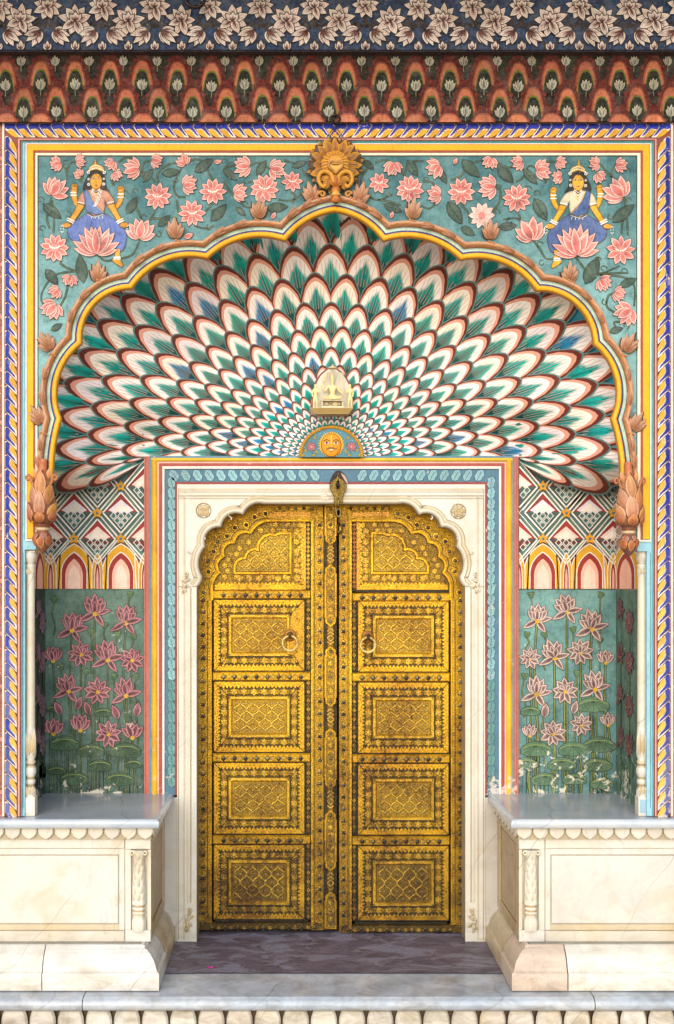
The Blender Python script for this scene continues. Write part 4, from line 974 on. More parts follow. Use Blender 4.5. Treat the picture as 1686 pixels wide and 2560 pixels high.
# ------------------------------------------------------------------ coved cornice above the frame
cor = thing('painted_cornice', 'dark blue flowered cornice over a cove of red and salmon scales, above the arch', 'cornice', (.2, -.1, 5.0))
def ycove(y): return -.02-.20*(max(0, 306-y)/176)**1.25 if y > 130 else -.22
def mcv(x, y, h=0):
    Y = ycove(max(y, 130.5)); p = P(x, y, Y); return (p[0], p[1]-h, p[2]-.4*h)
def mfz(x, y, h=0):
    Y = -.26-.07*(128-y)/128; p = P(x, y, Y); return (p[0], p[1]-h, p[2]-.4*h)
X0, X1 = -330, 2010
g = G(); nx = 60
g.grid([[mcv(X0+(X1-X0)*i/nx, 131+(307-131)*j/12, 0) for j in range(13)] for i in range(nx+1)], lambda i, j: mixc('1c2218', '341f16', j/12), True)
def vq(a, b, lo, h, col):
    n = 7
    for k in range(n):
        f = lambda p, t: mcv(p[0], min(p[1], lo)+(lo-min(p[1], lo))*t, h)
        g.face([f(a, k/n), f(b, k/n), f(b, (k+1)/n), f(a, (k+1)/n)], col)
def scale_motif(x, yt, w_, hgt, yb):
    """salmon petal with red scalloped edge, green heart and pale tulip; yt tip of the red edge"""
    c = jit('5c1a14', .25); n = 9; out = []
    for i in range(2*n+1):
        t = i/(2*n); s = t*2-1; yy = yt+hgt*(abs(s)**2.5)
        out.append((x+s*w_/2+0, yy+1.8*math.cos(i*math.pi)))
    def body(wd, top, bot, h, col):
        L = []
        for i in range(11):
            s = i/10*2-1; L.append((x+s*wd/2, top+(bot-top)*(abs(s)**3.1)))
        for i in range(10): vq(L[i], L[i+1], min(bot+14, yb), h, col)
    for i in range(2*n):
        vq(out[i], out[i+1], min(yt+hgt+14, yb), .002, c)
    for i in range(1, 2*n, 2):
        a = out[i]
        if a[1] < yb: disc(g, mcv, a[0], a[1]+4, 5.2, .0026, jit('6c2018', .2), 8); 
    body(w_*.70, yt+15, min(yt+hgt*.98, yb), .0034, jit('9c4a34', .2))
    body(w_*.60, yt+19, min(yt+hgt*.98, yb), .0040, jit('c0704e', .2))
    if yt+hgt*.5 < yb:
        body(w_*.52, yt+36, min(yt+hgt*1.0, yb), .0046, jit('6a7018', .2)); body(w_*.46, yt+41, min(yt+hgt*1.0, yb), .0052, '141a10')
        tulip(x, min(yt+hgt*1.06, yb-3), 30)
def tulip(x, y, L):
    for a, l in ((58, .8), (122, .8), (74, .95), (106, .95), (90, 1)): petal(g, mcv, x, y, a, L*l, L*.3, .0062+.0008*(l > .9)+.0008*(l == 1), jit('efe6cc', .1), '3a4a4c', None, n=4)
    line(g, mcv, [(x, y), (x, min(y+14, 303))], 1.5, .006, '9a9478')
pt = 85.0
for k in range(-4, 25):                                    # upper row of tulips, then rows of scales each lapping the one behind
    tulip(60+k*pt-6, 165, 26)
for k in range(-4, 25): scale_motif(103-pt+k*pt+RN.uniform(-3, 3), 138+RN.uniform(-3, 3), 84, 84, 303)
G_ = g
for k in range(-4, 25):
    mm = mcv; mcv0 = mcv
    def mcv(x, y, h=0, f=mm): return f(x, y, h+.006)
    scale_motif(60+k*pt+RN.uniform(-3, 3), 204+RN.uniform(-3, 3), 84, 84, 304); mcv = mcv0
for k in range(-4, 25):
    mm = mcv; mcv0 = mcv
    def mcv(x, y, h=0, f=mm): return f(x, y, h+.012)
    scale_motif(103-pt+k*pt, 268, 80, 84, 305); mcv = mcv0
g.build('scale_cove', M_COVE, cor, 'hollow cove of overlapping red and salmon scales with tulips')
g = G()
z1 = P(0, 128.5, -.26)[2]; z0 = P(0, 136, -.22)[2]
x0w, x1w = P(X0, 0, 0)[0], P(X1, 0, 0)[0]
sweep(g, [(x0w, 0), (x1w, 0)], [(.20, z0), (.235, z0-.002), (.262, z0+.004), (.268, z1+.002), (.25, z1+.006)], '2a1a16', True)
g.build('ledge', M_PAINT, cor)
g = G()
g.grid([[mfz(X0+(X1-X0)*i/nx, -170+(129+170)*j/12, 0) for j in range(13)] for i in range(nx+1)], lambda i, j: mixc('041c40', '083864', .5+.5*math.sin(i*1.9+j*2.3)), True)
WF = ('d9c4b4', 'a48478', '2c1412')
def wpetal(x, y, a, L, W_, h, dark=True):
    q = petal(g, mfz, x, y, a, L, W_, h, jit('f4dfd2', .08), '541410' if dark else 'b89a8c', '1d1010', n=5, tip=.78, mid='ecd8cc', e=1.7, cw=.5)
    l = L*RN.uniform(.5, .68); line(g, mfz, [q(0, 0), q(l*.5, RN.uniform(-.5, .5)), q(l, 0)], W_*.34, h+.0022, '3c0e0c', 0, .15)
    for s in (-1, 1): line(g, mfz, [q(L*.1, s*W_*.06), q(l*.8, s*W_*.2)], W_*.09, h+.0022, '8a4a40', 0, .3)
def wflower(x, y, r, h=.004):
    n = 9; a0 = 90+RN.uniform(-6, 6)
    for k in range(n): wpetal(x, y, a0+360*k/n+RN.uniform(-4, 4), r*(1 if k % 2 == 0 or True else .9)*RN.uniform(.92, 1.06), r*.5, h+.0008*(k % 2))
    for k in range(3): wpetal(x, y+3, 90+(k-1)*40, r*.58, r*.32, h+.003)
def fan(x, y, a, L):
    for o, l in ((-44, .72), (44, .72), (-22, .95), (22, .95), (0, 1)): wpetal(x, y, a+o, L*l, L*.36, .0045+.0007*(abs(o) < 30)+.0007*(o == 0))
p_ = 131.5
for k in range(-4, 18):
    xa = 56+k*p_+RN.uniform(-4, 4); xb = xa+p_*.5+4+RN.uniform(-4, 4); rj = RN.uniform(-3, 3)
    for s in (-1, 1):
        pts = cr([(xb, 66), (xb+s*30, 60), (xb+s*44, 78), (xb+s*52, 100), (xb+s*62, 118)], 5); line(g, mfz, pts, 7, .002, '241214')
        pts = cr([(xb, 30), (xb+s*5, 60), (xb+s*22, 82)], 4); line(g, mfz, pts, 6.5, .002, '241214')
        line(g, mfz, cr([(xa+s*10, 80), (xa+s*34, 64), (xa+s*46, 52), (xa+s*40, 42)], 4), 5, .002, '1d1010')
    for s in (-1, 1): fan(xb+s*17, 76+rj*.4, -90+s*52, 46)
    wflower(xa, 50+rj, RN.uniform(37, 43)); wflower(xb, 16+rj, RN.uniform(33, 38))
    wflower(xa+3, -62, 40)
    for x in (xb, xa): 
        for o in (-32, 32, 0): wpetal(x, 124, 90+o, 22 if o == 0 else 17, 11, .0055+.0005*(o == 0))
g.build('flower_frieze', M_COVE, cor, 'deep blue leaning frieze of white lotus flowers and dark vines')
g = G(); c = P(1, -165, -.42)
box(g, x0w-.2, x1w+.2, -.9, .3, P(0, -166, -.6)[2], 5.6, '5a3a30'); g.build('cornice_top', M_PAINT, cor)
# iron fittings in the cornice and the frame
hk = thing('iron_ring', 'dark iron ring hanging from the blue flowered cornice at the very top', 'ring', P(488, -2, -.36))
g = G(); q = P(488, -6, -.37); torus(g, q, .046, .009, '3a3028', n=20); g.build('ring', M_IRON, hk)
g = G(); tube(g, [(q[0], q[1]+.09, q[2]+.06), (q[0], q[1]+.02, q[2]+.065), (q[0], q[1]-.02, q[2]+.05)], .012, '241f1c'); g.build('staple', M_IRON, hk)
q = P(838, 306, -.03)
hk = thing('iron_hook', 'small rusty iron hook with a curl, on top of the frame above the sunflower', 'hook', q)
g = G()
pts = [(q[0]+.024*math.cos(a)*1.0, q[1]-.03, q[2]+.005+.020*math.sin(a)) for a in [math.radians(100-330*i/14) for i in range(15)]]
tube(g, pts, .0055, '2c2a1c'); tube(g, [(q[0]-.004, q[1]+.06, q[2]+.03), (q[0]-.004, q[1]-.03, q[2]+.026)], .006, '2c2a1c'); g.build('hook', M_IRON, hk)
# ------------------------------------------------------------------ marble door surround
DCX = 827.5
mir = lambda pts: [(2*DCX-x, y) for x, y in pts]
OPL = arcs([((493, 2350), 0), ((493, 1466), 0), ((505, 1442), -3), ((513, 1366), 13), ((553, 1317), 18), ((608, 1286), 17), ((661, 1259), 12)], (DCX, 1500), 7)
surround = thing('marble_door_surround', 'cream marble door frame with scalloped arch and carved rosettes around the brass doors', 'door frame', P(828, 2350, YB-.03))
HS = .030
g = G()
op = OPL+mir(OPL)[::-1]
outer = [(1211, 2350), (1211, 1212), (444.5, 1212), (444.5, 2350)]
prism(g, mb, op+outer, -.20, HS-.003, 'f2ecdf', 'b9a888')
q = inset(op, 0)
# moulded lip following the foils
def off_open(d): return [(x, y) for x, y in inset(OPL+mir(OPL)[::-1], d)][1:-1]
A = [op[0]]+off_open(0)+[op[-1]]
prof = [(0, .010), (2, .022), (-2, .034), (-6, .038), (-9, .034), (-11, .029), (-13, .033), (-16, .034), (-18, HS-.002)]
rows = []
for d, h in prof:
    r = off_open(d) if d else op[1:-1]
    rows.append([mb(x, y, h) for x, y in r])
# only along the arch (the jambs get straight fillets)
g.grid(rows, ['efe6d2', 'f0e8d6', 'f2ebda', 'e9dcc0', 'c9b184', 'efe6d2', 'e2d2b0', 'd2bd94'], True)
# straight fillets: jambs and head
for s in (-1, 1):
    e = (lambda x: x) if s < 0 else (lambda x: 2*DCX-x)
    for x0, x1, h, c in ((447, 449, HS-.001, 'bfa77c'), (461, 464, HS+.003, 'e5d6b8'), (471, 478, HS+.004, 'ece2cd'), (478.5, 480, HS-.001, 'b49a6a')):
        prism(g, mb, rect(min(e(x0), e(x1)), 1470 if x0 > 465 else 1222, max(e(x0), e(x1)), 2252 if x0 > 465 else 2345), .0, h, c)
    poly(g, mb, rect(min(e(445), e(492)), 1465.5, max(e(445), e(492)), 1467), HS+.0050, 'b9a27a')
for y0, y1, h, c in ((1222, 1226, HS+.001, 'e2d2b2'), (1230, 1231.4, HS-.0005, 'b59e74'), (1236, 1240, HS+.005, 'efe6d4'), (1240, 1241.4, HS-.0005, 'bda67c'), (1245, 1247, HS+.003, 'e6d8bc')):
    prism(g, mb, rect(450, y0, 1206, y1), .0, h, c)
fr = g.build('frame', M_MARBLE, surround)
for a, b in ((398, 444), (1211.5, 1258)):
    g = G(); prism(g, mb, rect(a, 1992, b, 2350), .0, HS-.006, 'ddd6cc'); g.build('jamb_slab', M_MARBLE, surround)
for x in (510.5, 1144.5):                                  # carved rosettes in the spandrels
    g = G(); y = 1277 if x < 800 else 1279
    ringpts = circ(x, y, 19, 22); ring(g, mb, circ(x, y, 19.5, 22), HS, circ(x, y, 18.3, 22), HS+.003, 'd9c59a'); ring(g, mb, circ(x, y, 18.3, 22), HS+.003, circ(x, y, 17, 22), HS-.002, 'c7ad78')
    n = 4 if x < 800 else 6
    for k in range(n): petal(g, mb, x, y, 360/n*k+(45 if n == 4 else 0), 18.5, 17 if n == 4 else 12, HS+.001, 'f2e6c8', 'c9a868', 'a07c40', hc=.005, n=5, tip=.55, e=1.1)
    dome(g, mb, x, y, 3, HS+.003, .004, 'e0c896', 8); g.build('rosette', M_MARBLE, surround)
for s in (-1, 1):                                          # curled leaf carvings at the foot and springing of each jamb
    e = (lambda x: x) if s < 0 else (lambda x: 2*DCX-x)
    g = G()
    for cy, sc_ in ((2285, 1), (1446, .9)):
        for k, (dx, dy, r) in enumerate(((-8, 0, 8), (-12, 12, 7), (-7, 24, 9), (-13, 34, 6), (-8, -12, 6))):
            cx = 484+dx if cy > 2000 else 476+dx
            pts = [(e(cx+r*sc_*(1-.06*i)*math.cos(i*.45+k)), cy+dy*sc_+r*sc_*(1-.06*i)*math.sin(i*.45+k)) for i in range(13)]
            tube(g, [mb(x, y, HS+.004) for x, y in pts], .0062, 'e0cda4' if cy > 2000 else 'efe4cc', 6, .5)
            petal(g, mb, e(cx), cy+dy*sc_, 90+k*50, r*1.5, r*.9, HS+.003, 'e8d8b6', 'c9ac74', None, hc=.007, n=5)
    g.build('leaf_carving', M_MWARM, surround)
for x, y, a in ((522, 1360, 125), (585, 1312, 115), (640, 1270, 110), (1133, 1360, 55), (1070, 1312, 65), (1015, 1270, 70), (492, 1395, 140), (1163, 1395, 40)):
    g = G(); ca = math.cos(math.radians(a)); sa = -math.sin(math.radians(a)); x += ca*14; y += sa*14
    tube(g, [mb(x+ca*k*2.2+2.4*math.sin(k*.9), y+sa*k*2.2, HS+.001+.001*k) for k in range(6)], .0052, 'eee4d0', 6, .45); g.build('curl', M_MARBLE, surround)
g = G(); 
for k in range(5): dome(g, mb, 808+(k % 3)*6, 1248-(k//3)*7, 6.5, HS, .012, 'efe2c8', 9)
g.build('carved_knob', M_MARBLE, surround)
# ------------------------------------------------------------------ brass door leaves
md = plane(YD)
GO, GM, GD_, GK = 'f2b814', 'c4960e', '80640a', '352a06'
def stud(g, x, y, r, h, col=None, hd=None):
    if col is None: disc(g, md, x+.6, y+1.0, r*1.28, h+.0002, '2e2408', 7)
    dome(g, md, x, y, r, h, hd or r*.0018, col or jit(RN.choice(('9a8f72', '6a6356', 'b7a270', '57524a')), .15), 7, 2)
def rosette(g, x, y, r, h):
    n = 6; c = jit(GO, .12)
    for k in range(n): petal(g, md, x, y, 60*k+30, r, r*.75, h, c, mixc(c, GD_, .4), GK, n=3, tip=.7, e=.6)
    dome(g, md, x, y, r*.34, h+.0006, .0035, 'e8c878', 6, 2)
def teeth(g, a, b, d, pitch, h, col, h0=None):
    """saw-tooth edging from a to b, teeth pointing towards d"""
    L = math.hypot(b[0]-a[0], b[1]-a[1]); n = max(2, round(L/pitch)); ux, uy = (b[0]-a[0])/n, (b[1]-a[1])/n
    for i in range(n):
        p = (a[0]+ux*i, a[1]+uy*i); q = (p[0]+ux, p[1]+uy); t = (p[0]+ux/2+d[0], p[1]+uy/2+d[1]); s = (p[0]+ux*.2+d[0]*.55, p[1]+uy*.2+d[1]*.55); s2 = (p[0]+ux*.8+d[0]*.55, p[1]+uy*.8+d[1]*.55)
        poly(g, md, [p, q, s2, t, s], h, jit(col, .1)); disc(g, md, p[0]+ux/2-d[0]*.35, p[1]+uy/2-d[1]*.35, 1.0, h+.0006, '2c2208', 5)
def edge_teeth(g, x0, y0, x1, y1, dep, pitch, h, col, inward=True):
    s = 1 if inward else -1
    teeth(g, (x0, y0), (x1, y0), (0, dep*s), pitch, h, col); teeth(g, (x0, y1), (x1, y1), (0, -dep*s), pitch, h, col)
    teeth(g, (x0, y0), (x0, y1), (dep*s, 0), pitch, h, col); teeth(g, (x1, y0), (x1, y1), (-dep*s, 0), pitch, h, col)
def scrolls(g, x, y, r, h, a=0):
    for k in range(2):
        c = jit(GM, .15); petal(g, md, x, y, a+90*k*2+45, r, r*.5, h, c, mixc(c, GK, .3), GK, n=3, e=.5); petal(g, md, x, y, a+180*k-45, r, r*.5, h, c, mixc(c, GK, .3), GK, n=3, e=.5)
def ogee(g, x0, y0, x1, y1, h, mask=None, rust=None):
    w_, hh = x1-x0, y1-y0; n = max(4, round(w_/15.6)); Pp = w_/n; r_ = max(1, round(hh/36)); Q = hh/r_
    for i in range(-1, n+1):
        pts = []
        for j in range(r_*10+1):
            y = y0+hh*j/(r_*10); s = math.cos(2*math.pi*(y-y0)/Q); s = math.copysign(abs(s)**.8, s)
            x = x0+(i+.5+.0)*Pp+(1 if i % 2 == 0 else -1)*Pp*.5*s
            pts.append((x, y))
        seg = []
        for p in pts+[None]:
            ok = p and x0+1 < p[0] < x1-1 and (mask is None or mask(*p))
            if ok: seg.append(p)
            else:
                if len(seg) > 2: line(g, md, seg, 5.0, h+.0012, '4a380a'); line(g, md, seg, 3.2, h+.0022, jit('f4c43a', .08), .0022)
                seg = []
    for i in range(n+1):
        for j in range(2*r_+1):
            x, y = x0+i*Pp, y0+j*Q/2
            x = min(max(x, x0+4), x1-4); y = min(max(y, y0+3), y1-3)
            if mask is None or mask(x, y): stud(g, x, y, 2.7, h+.002, jit('d9bf7a', .12), .006)
    for i in range(2*n):
        for j in range(2*r_):
            x, y = x0+(i+.5)*Pp/2, y0+(j+.5)*Q/2
            if mask is None or mask(x, y): pass
def plate_panel(name, leaf, x0, y0, x1, y1, bare=False, recess_side=1, lab=None, darker_field=False):
    g = G()
    prism(g, md, rect(x0, y0, x1, y1), -.02, .002, GK)
    # dotted gap strip beside the panel (towards the meeting stile)
    gx0, gx1 = (x1-13, x1) if recess_side > 0 else (x0, x0+13)
    for k in range(int((y1-y0)/11)):
        yy = y0+6+k*11; c = (gx0+gx1)/2
        poly(g, md, [(c, yy-6.5), (c+5, yy), (c, yy+6.5), (c-5, yy)], .0035, jit(GD_ if k % 2 else GM, .15)); disc(g, md, c, yy, 1.2, .005, '241c06', 5)
    if recess_side > 0: x1 -= 14
    else: x0 += 14
    a = rect(x0+3, y0+3, x1-3, y1-3)
    prism(g, md, a, .0, .006, '5a4808')
    o = inset(a, 9)
    ring(g, md, a, .009, o, .0095, GO)
    edge_teeth(g, o[0][0], o[0][1], o[2][0], o[2][1], 7, 9.5, .0092, GO)
    b = inset(a, 35); c_ = inset(a, 43); f = inset(a, 46)
    # flower band
    cx0, cy0, cx1, cy1 = a[0][0]+25, a[0][1]+25, a[2][0]-25, a[2][1]-25
    n = round((cx1-cx0)/25); nv = round((cy1-cy0)/25)
    for i in range(n+1):
        for y in (cy0, cy1):
            rosette(g, cx0+(cx1-cx0)*i/n, y, 9.4, .0085)
            if i < n: scrolls(g, cx0+(cx1-cx0)*(i+.5)/n, y, 9, .0078)
    for j in range(1, nv):
        for x in (cx0, cx1): rosette(g, x, cy0+(cy1-cy0)*j/nv, 9.4, .0085)
    for j in range(nv):
        for x in (cx0, cx1): scrolls(g, x, cy0+(cy1-cy0)*(j+.5)/nv, 9, .0078)
    ring(g, md, b, .008, inset(b, 2), .016, GM); ring(g, md, inset(b, 2), .016, c_, .017, GO); ring(g, md, c_, .017, f, .009, GM)
    edge_teeth(g, b[0][0]+2, b[0][1]+2, b[2][0]-2, b[2][1]-2, 5, 7, .0178, 'ecc04a')
    poly(g, md, f, .009, 'b48a0e' if not darker_field else '94720f')  # the lowest panel gets a darker lattice field
    fi = inset(f, 2)
    ogee(g, f[0][0]+4, f[0][1]+5, f[2][0]-4, f[2][1]-5, .009)
    for k in range(4):                                     # mitre seams
        p, q2 = a[k], b[k]; line(g, md, [p, q2], 1.4, .0125, '2a2006')
    if bare:                                               # a plain replacement strip beside the ring handle
        prism(g, md, [(x1-4, y0+6), (x1-4, y1-4), (x1-28, y1-42), (x1-39, y1-42), (x1-39, y0+46)], .004, .0186, 'dba11e', '3a2c08')
        for x, y in ((x1-20, y0+50), (x1-8, y0+95), (x1-22, y1-50), (x1-8, y1-30)): disc(g, md, x, y, 1.7, .0192, '2a2008', 6)
        prism(g, md, rect(x1-40, y0+44, x1-37.6, y0+66), .01, .0190, '1c1606')
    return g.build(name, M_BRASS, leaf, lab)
FO = arcs([((531, 1500), 0), ((531, 1478), 0), ((549, 1432), 7), ((560, 1391), 11), ((586, 1356), 13), ((628, 1333), 13), ((679, 1302), 10)], (700, 1480), 6)
def studline(g, x, y0, y1, p, h, r=4.0, diam=True):
    n = round((y1-y0)/p)
    for k in range(n+1):
        y = y0+(y1-y0)*k/n
        if diam: q = [(x, y-9), (x+7, y), (x, y+9), (x-7, y)]; poly(g, md, inset(q, -1.2), h+.0006, GK); poly(g, md, q, h+.0012, jit(GO, .15)); 
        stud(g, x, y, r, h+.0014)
        if k < n:
            ym = y+(y1-y0)/n/2; poly(g, md, circ(x, ym, 4.4, 4), h+.001, jit(GM, .2)); stud(g, x, ym, 1.9, h+.0012, 'b08f4a')
            for s in (-1, 1): stud(g, x+s*7.5, y+1, 1.3, h+.0008, 'd8bb70')
def studrow(g, y, x0, x1, p, h, r=4.0):
    x0, x1 = min(x0, x1), max(x0, x1); n = round((x1-x0)/p)
    for k in range(n+1):
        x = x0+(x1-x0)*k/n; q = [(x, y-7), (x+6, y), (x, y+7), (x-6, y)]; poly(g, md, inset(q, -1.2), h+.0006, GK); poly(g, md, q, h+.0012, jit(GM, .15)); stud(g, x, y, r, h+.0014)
        if k < n: xm = x+(x1-x0)/n/2; rosette(g, xm, y, 6.2, h+.0008)
def door_leaf(side, lab, dy):
    e = (lambda x: x) if side < 0 else (lambda x: 1657-x)
    def E(pts): q = [(e(x), y) for x, y in pts]; return q if side < 0 else q[::-1]
    def RC(x0, y0, x1, y1): a, b = sorted((e(x0), e(x1))); return rect(a, y0, b, y1)
    yb = 2322+dy
    leaf = thing('brass_door_leaf', lab, 'door', P(e(493), yb, YD), 'pair of studded brass door leaves')
    g = G()                                                # outer stile carried up into the foiled head
    foil = FO+[(776, 1302)]
    shape = E([(484, yb), (484, 1240), (808, 1240), (808, 1290)]+[(778, 1290)]+[(779, 1302)]+FO[::-1]+[(531, yb)])
    prism(g, md, shape, -.02, .020, GM, GK, 0)
    line(g, md, [(e(x), y) for x, y in FO], 6.5, .0225, GO, .006)
    ii = [(x-7, y-6) for x, y in FO]; line(g, md, [(e(x), y) for x, y in ii], 2, .021, GK)
    line(g, md, [(e(679), 1302), (e(778), 1302)], 5.5, .0225, GO, .005)
    prism(g, md, RC(684, 1281, 776, 1292), .02, .024, mixc(GO, 'd08a60', .4), GD_); 
    studline(g, e(508), 1500, yb-14, 29, .020, 4.2)
    line(g, md, [(e(520), 1500), (e(520), yb-30)], 1.6, .0206, GK); line(g, md, [(e(528), 1500), (e(528), yb-30)], 4, .021, GO, .004)
    for k in range(int((yb-1540)/7)): poly(g, md, circ(e(524), 1505+k*7, 2.6, 4), .0207, jit(GO, .15))
    H = arcs([((510, 1480), 0), ((514, 1448), 0), ((522, 1428), 0), ((535, 1378), 8), ((568, 1340), 9), ((616, 1312), 8), ((664, 1284), 6)], (700, 1480), 4)
    for k, (x, y) in enumerate(H):
        if k % 2 == 0: poly(g, md, circ(e(x), y, 9, 8), .0206, GK); poly(g, md, circ(e(x), y, 8, 8), .021, jit(GO, .15)); stud(g, e(x), y, 4.2, .0215)
        else:
            for r in range(3): petal(g, md, e(x), y, 120*r+k*20, 9, 5, .0208, jit(GO, .2), GD_, GK, n=3, e=.6)
            stud(g, e(x), y, 1.8, .0215, 'c9a860')
    for k in range(5): rosette(g, e(690+k*20), 1271, 8, .0208); stud(g, e(700+k*20), 1271, 3.2, .021)
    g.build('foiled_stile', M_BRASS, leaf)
    g = G()                                                # meeting stile
    prism(g, md, RC(778, 1290, 809, yb), -.02, .022, GM, GK)
    prism(g, md, RC(778, 1302, 783, yb-10), .022, .028, GO, GK)
    line(g, md, [(e(787), 1302), (e(787), yb-10)], 1.3, .0226, GK)
    studline(g, e(799), 1312, yb-14, 29.3, .022, 4.0)
    for k in range(int((yb-1320)/6.5)): poly(g, md, circ(e(785), 1310+k*6.5, 2.3, 4), .0285, jit(GM, .2))
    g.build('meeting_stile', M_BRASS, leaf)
    rails = [(1476, 1497), (1679, 1701), (1882, 1904), (2086, 2109)]
    for y0, y1 in rails:
        y0 += dy*.4+(4 if side > 0 and y0 < 1500 else 0); y1 += dy*.4+(4 if side > 0 and y1 < 1500 else 0)
        g = G(); prism(g, md, RC(532, y0, 778, y1), -.01, .026, mixc(GM, GO, .6), GK, bev=3); studrow(g, (y0+y1)/2+1, e(560), e(752), 29, .0262)
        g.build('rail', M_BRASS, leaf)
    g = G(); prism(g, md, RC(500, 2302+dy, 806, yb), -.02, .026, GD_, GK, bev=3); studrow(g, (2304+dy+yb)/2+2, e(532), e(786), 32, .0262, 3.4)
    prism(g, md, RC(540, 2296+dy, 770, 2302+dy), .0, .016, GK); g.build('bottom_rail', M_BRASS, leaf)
    ys = [(1497, 1679), (1701, 1882), (1904, 2086), (2109, 2300)]
    for k, (y0, y1) in enumerate(ys):
        a, b = sorted((e(533), e(778)))
        plate_panel('panel', leaf, a, y0+dy*.4, b, y1+dy*.4, bare=(side < 0 and k == 0), recess_side=-side, darker_field=(k == 3), lab='panel with a plain patched strip on its right' if side < 0 and k == 0 else None)
    # arched top panel
    g = G()
    sh = E(FO+[(778, 1302), (778, 1478)])
    prism(g, md, sh, -.02, .001, GK)
    poly(g, md, E([(x+3, y+3) for x, y in FO]+[(764, 1305), (764, 1474), (534, 1474)]), .0014, '8a6a10')
    # scattered foliage between the foils and the inner panel
    inn = arcs([((590, 1424), 0), ((616, 1398), 10), ((648, 1378), 11), ((690, 1340), 17), ((712, 1336), 2)], (724, 1430), 5)+[(724, 1336), (724, 1430), (590, 1430)]
    def inside(pt, pol):
        x, y = pt; r = False
        for i in range(len(pol)):
            (x1, y1), (x2, y2) = pol[i-1], pol[i]
            if (y1 > y) != (y2 > y) and x < (x2-x1)*(y-y1)/(y2-y1)+x1: r = not r
        return r
    shp = FO+[(764, 1302), (764, 1476), (531, 1476)]; big = inset(inn, -8)
    for i in range(16):
        for j in range(12):
            x = 540+i*15+(j % 2)*7.5; y = 1312+j*14.5
            if y > 1452 or x > 750 or not inside((x, y), inset(shp, 9)) or inside((x, y), big): continue
            if (i+j) % 2 == 0: rosette(g, e(x), y, 7.6, .0036)
            else: scrolls(g, e(x), y, 8.5, .003, RN.uniform(0, 90))
    teeth(g, (e(757), 1310), (e(757), 1466), (-7 if side < 0 else 7, 0), 9.5, .004, GO); prism(g, md, RC(757, 1305, 765, 1474), .0, .0045, mixc(GO, 'e08a50', .35))
    teeth(g, (e(545), 1462), (e(757), 1462), (0, -7), 9.5, .004, GO); prism(g, md, RC(538, 1462, 765, 1474), .0, .0042, GO)
    iq = E(inn); A = inset(iq, -7); ring(g, md, A, .003, inset(iq, -5), .010, GM); ring(g, md, inset(iq, -5), .010, iq, .011, GO); ring(g, md, iq, .011, inset(iq, 2), .006, GD_)
    poly(g, md, inset(iq, 2), .006, 'b48e18')
    x0, x1 = sorted((e(596), e(718)))
    ogee(g, x0, 1343, x1, 1426, .006, lambda x, y: inside((e(x), y), inset(inn, 4)))
    for k in range(7): rosette(g, e(600+k*24), 1446, 9, .0042)
    for k in range(5): rosette(g, e(742), 1330+k*24, 9, .0042)
    for k in range(int(165/11)):
        yy = 1312+k*11; poly(g, md, [(e(771), yy-6), (e(776), yy), (e(771), yy+6), (e(766), yy)], .003, jit('b06a20' if side > 0 else GM, .15))
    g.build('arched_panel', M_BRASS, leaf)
    # ring handle
    hx, hy = (725.5, 1588) if side < 0 else (919, 1592)
    g = G(); dome(g, md, hx, hy, 16, .0185, .009, 'a87428', 20, 3); dome(g, md, hx, hy-1, 8, .026, .016, '6a5030', 12, 3)
    hp = g.build('handle_plate', M_BRASS, leaf)
    g = G(); c = md(hx, hy+19, .052); torus(g, c, .0415, .0066, 'e6cf86', n=30, k=10)
    tube(g, [md(hx, hy-1, .03), md(hx, hy+1, .055), md(hx, hy+5, .058)], .011, '5c4a2c', 8); g.build('ring_handle', M_BRASS, leaf)
    if side < 0:                                           # cover strip with ornamental plates over the meeting line
        g = G(); prism(g, md, rect(810.5, 1258, 842, yb-2), -.02, .018, '4c3a0a', '221a06')
        prism(g, md, rect(818.5, 1262, 834.5, yb-4), .018, .034, '8f6d12', GK, bev=2.5)
        for a, b in ((1361, 1411), (1566, 1615), (1765, 1819), (1969, 2023), (2173, 2226)):
            n = 5
            for k in range(n):
                y = a+4+(b-a-8)*(k+.5)/n; up = 7 if k < n/2 else -7
                for s in (-1, 1): line(g, md, [(826.5, y+(-up if up > 0 else -up)*.5), (826.5+s*8, y+(up)*.5)], 3.0, .0346, 'd9b040', .002)
        g.build('cover_strip', M_BRASS, leaf)
        for a, b in ((1262, 1363), (1411, 1567), (1614, 1766), (1818, 1970), (2022, 2174), (2225, yb-4)):
            g = G(); pts = []
            def lobes(y, s): return [(811, y+s*26), (811, y+s*24), (813.5, y+s*21), (812.5, y+s*14), (815, y+s*8), (819, y+s*6), (822, y+s*2), (826.5, y), (831, y+s*2), (834, y+s*6), (838, y+s*8), (840.5, y+s*14), (839.5, y+s*21), (842, y+s*24), (842, y+s*26)]
            tp = lobes(a, 1); bt = lobes(b, -1)[::-1] if b < yb-10 else [(842, b), (811, b)]
            if a < 1300: tp = [(811, a), (842, a)]
            pts = tp+bt
            prism(g, md, pts, .030, .040, GO, GK, bev=1.6); q = inset(pts, 4); poly(g, md, q, .0404, 'a37c14')
            for k, y in enumerate((a+13, (a+b)/2, b-13)): stud(g, 826.5, y, 4, .0408, '8a7d60')
            for y in (a+(b-a)*.28, a+(b-a)*.72):
                rosette(g, 826.5, y, 8, .0408)
                for s in (-1, 1):
                    for t in (-1, 1): petal(g, md, 826.5, y+t*12, 90+s*42 if t < 0 else -90+s*42, 13, 6, .0408, GO, GM, GK, n=4, e=.5)
            g.build('ornamental_plate', M_BRASS, leaf)
    return leaf
door_leaf(-1, 'left brass door leaf with a plain patched strip beside its ring handle', 0)
door_leaf(1, 'right brass door leaf with unbroken ogee lattice panels and a ring near its left edge', 6)
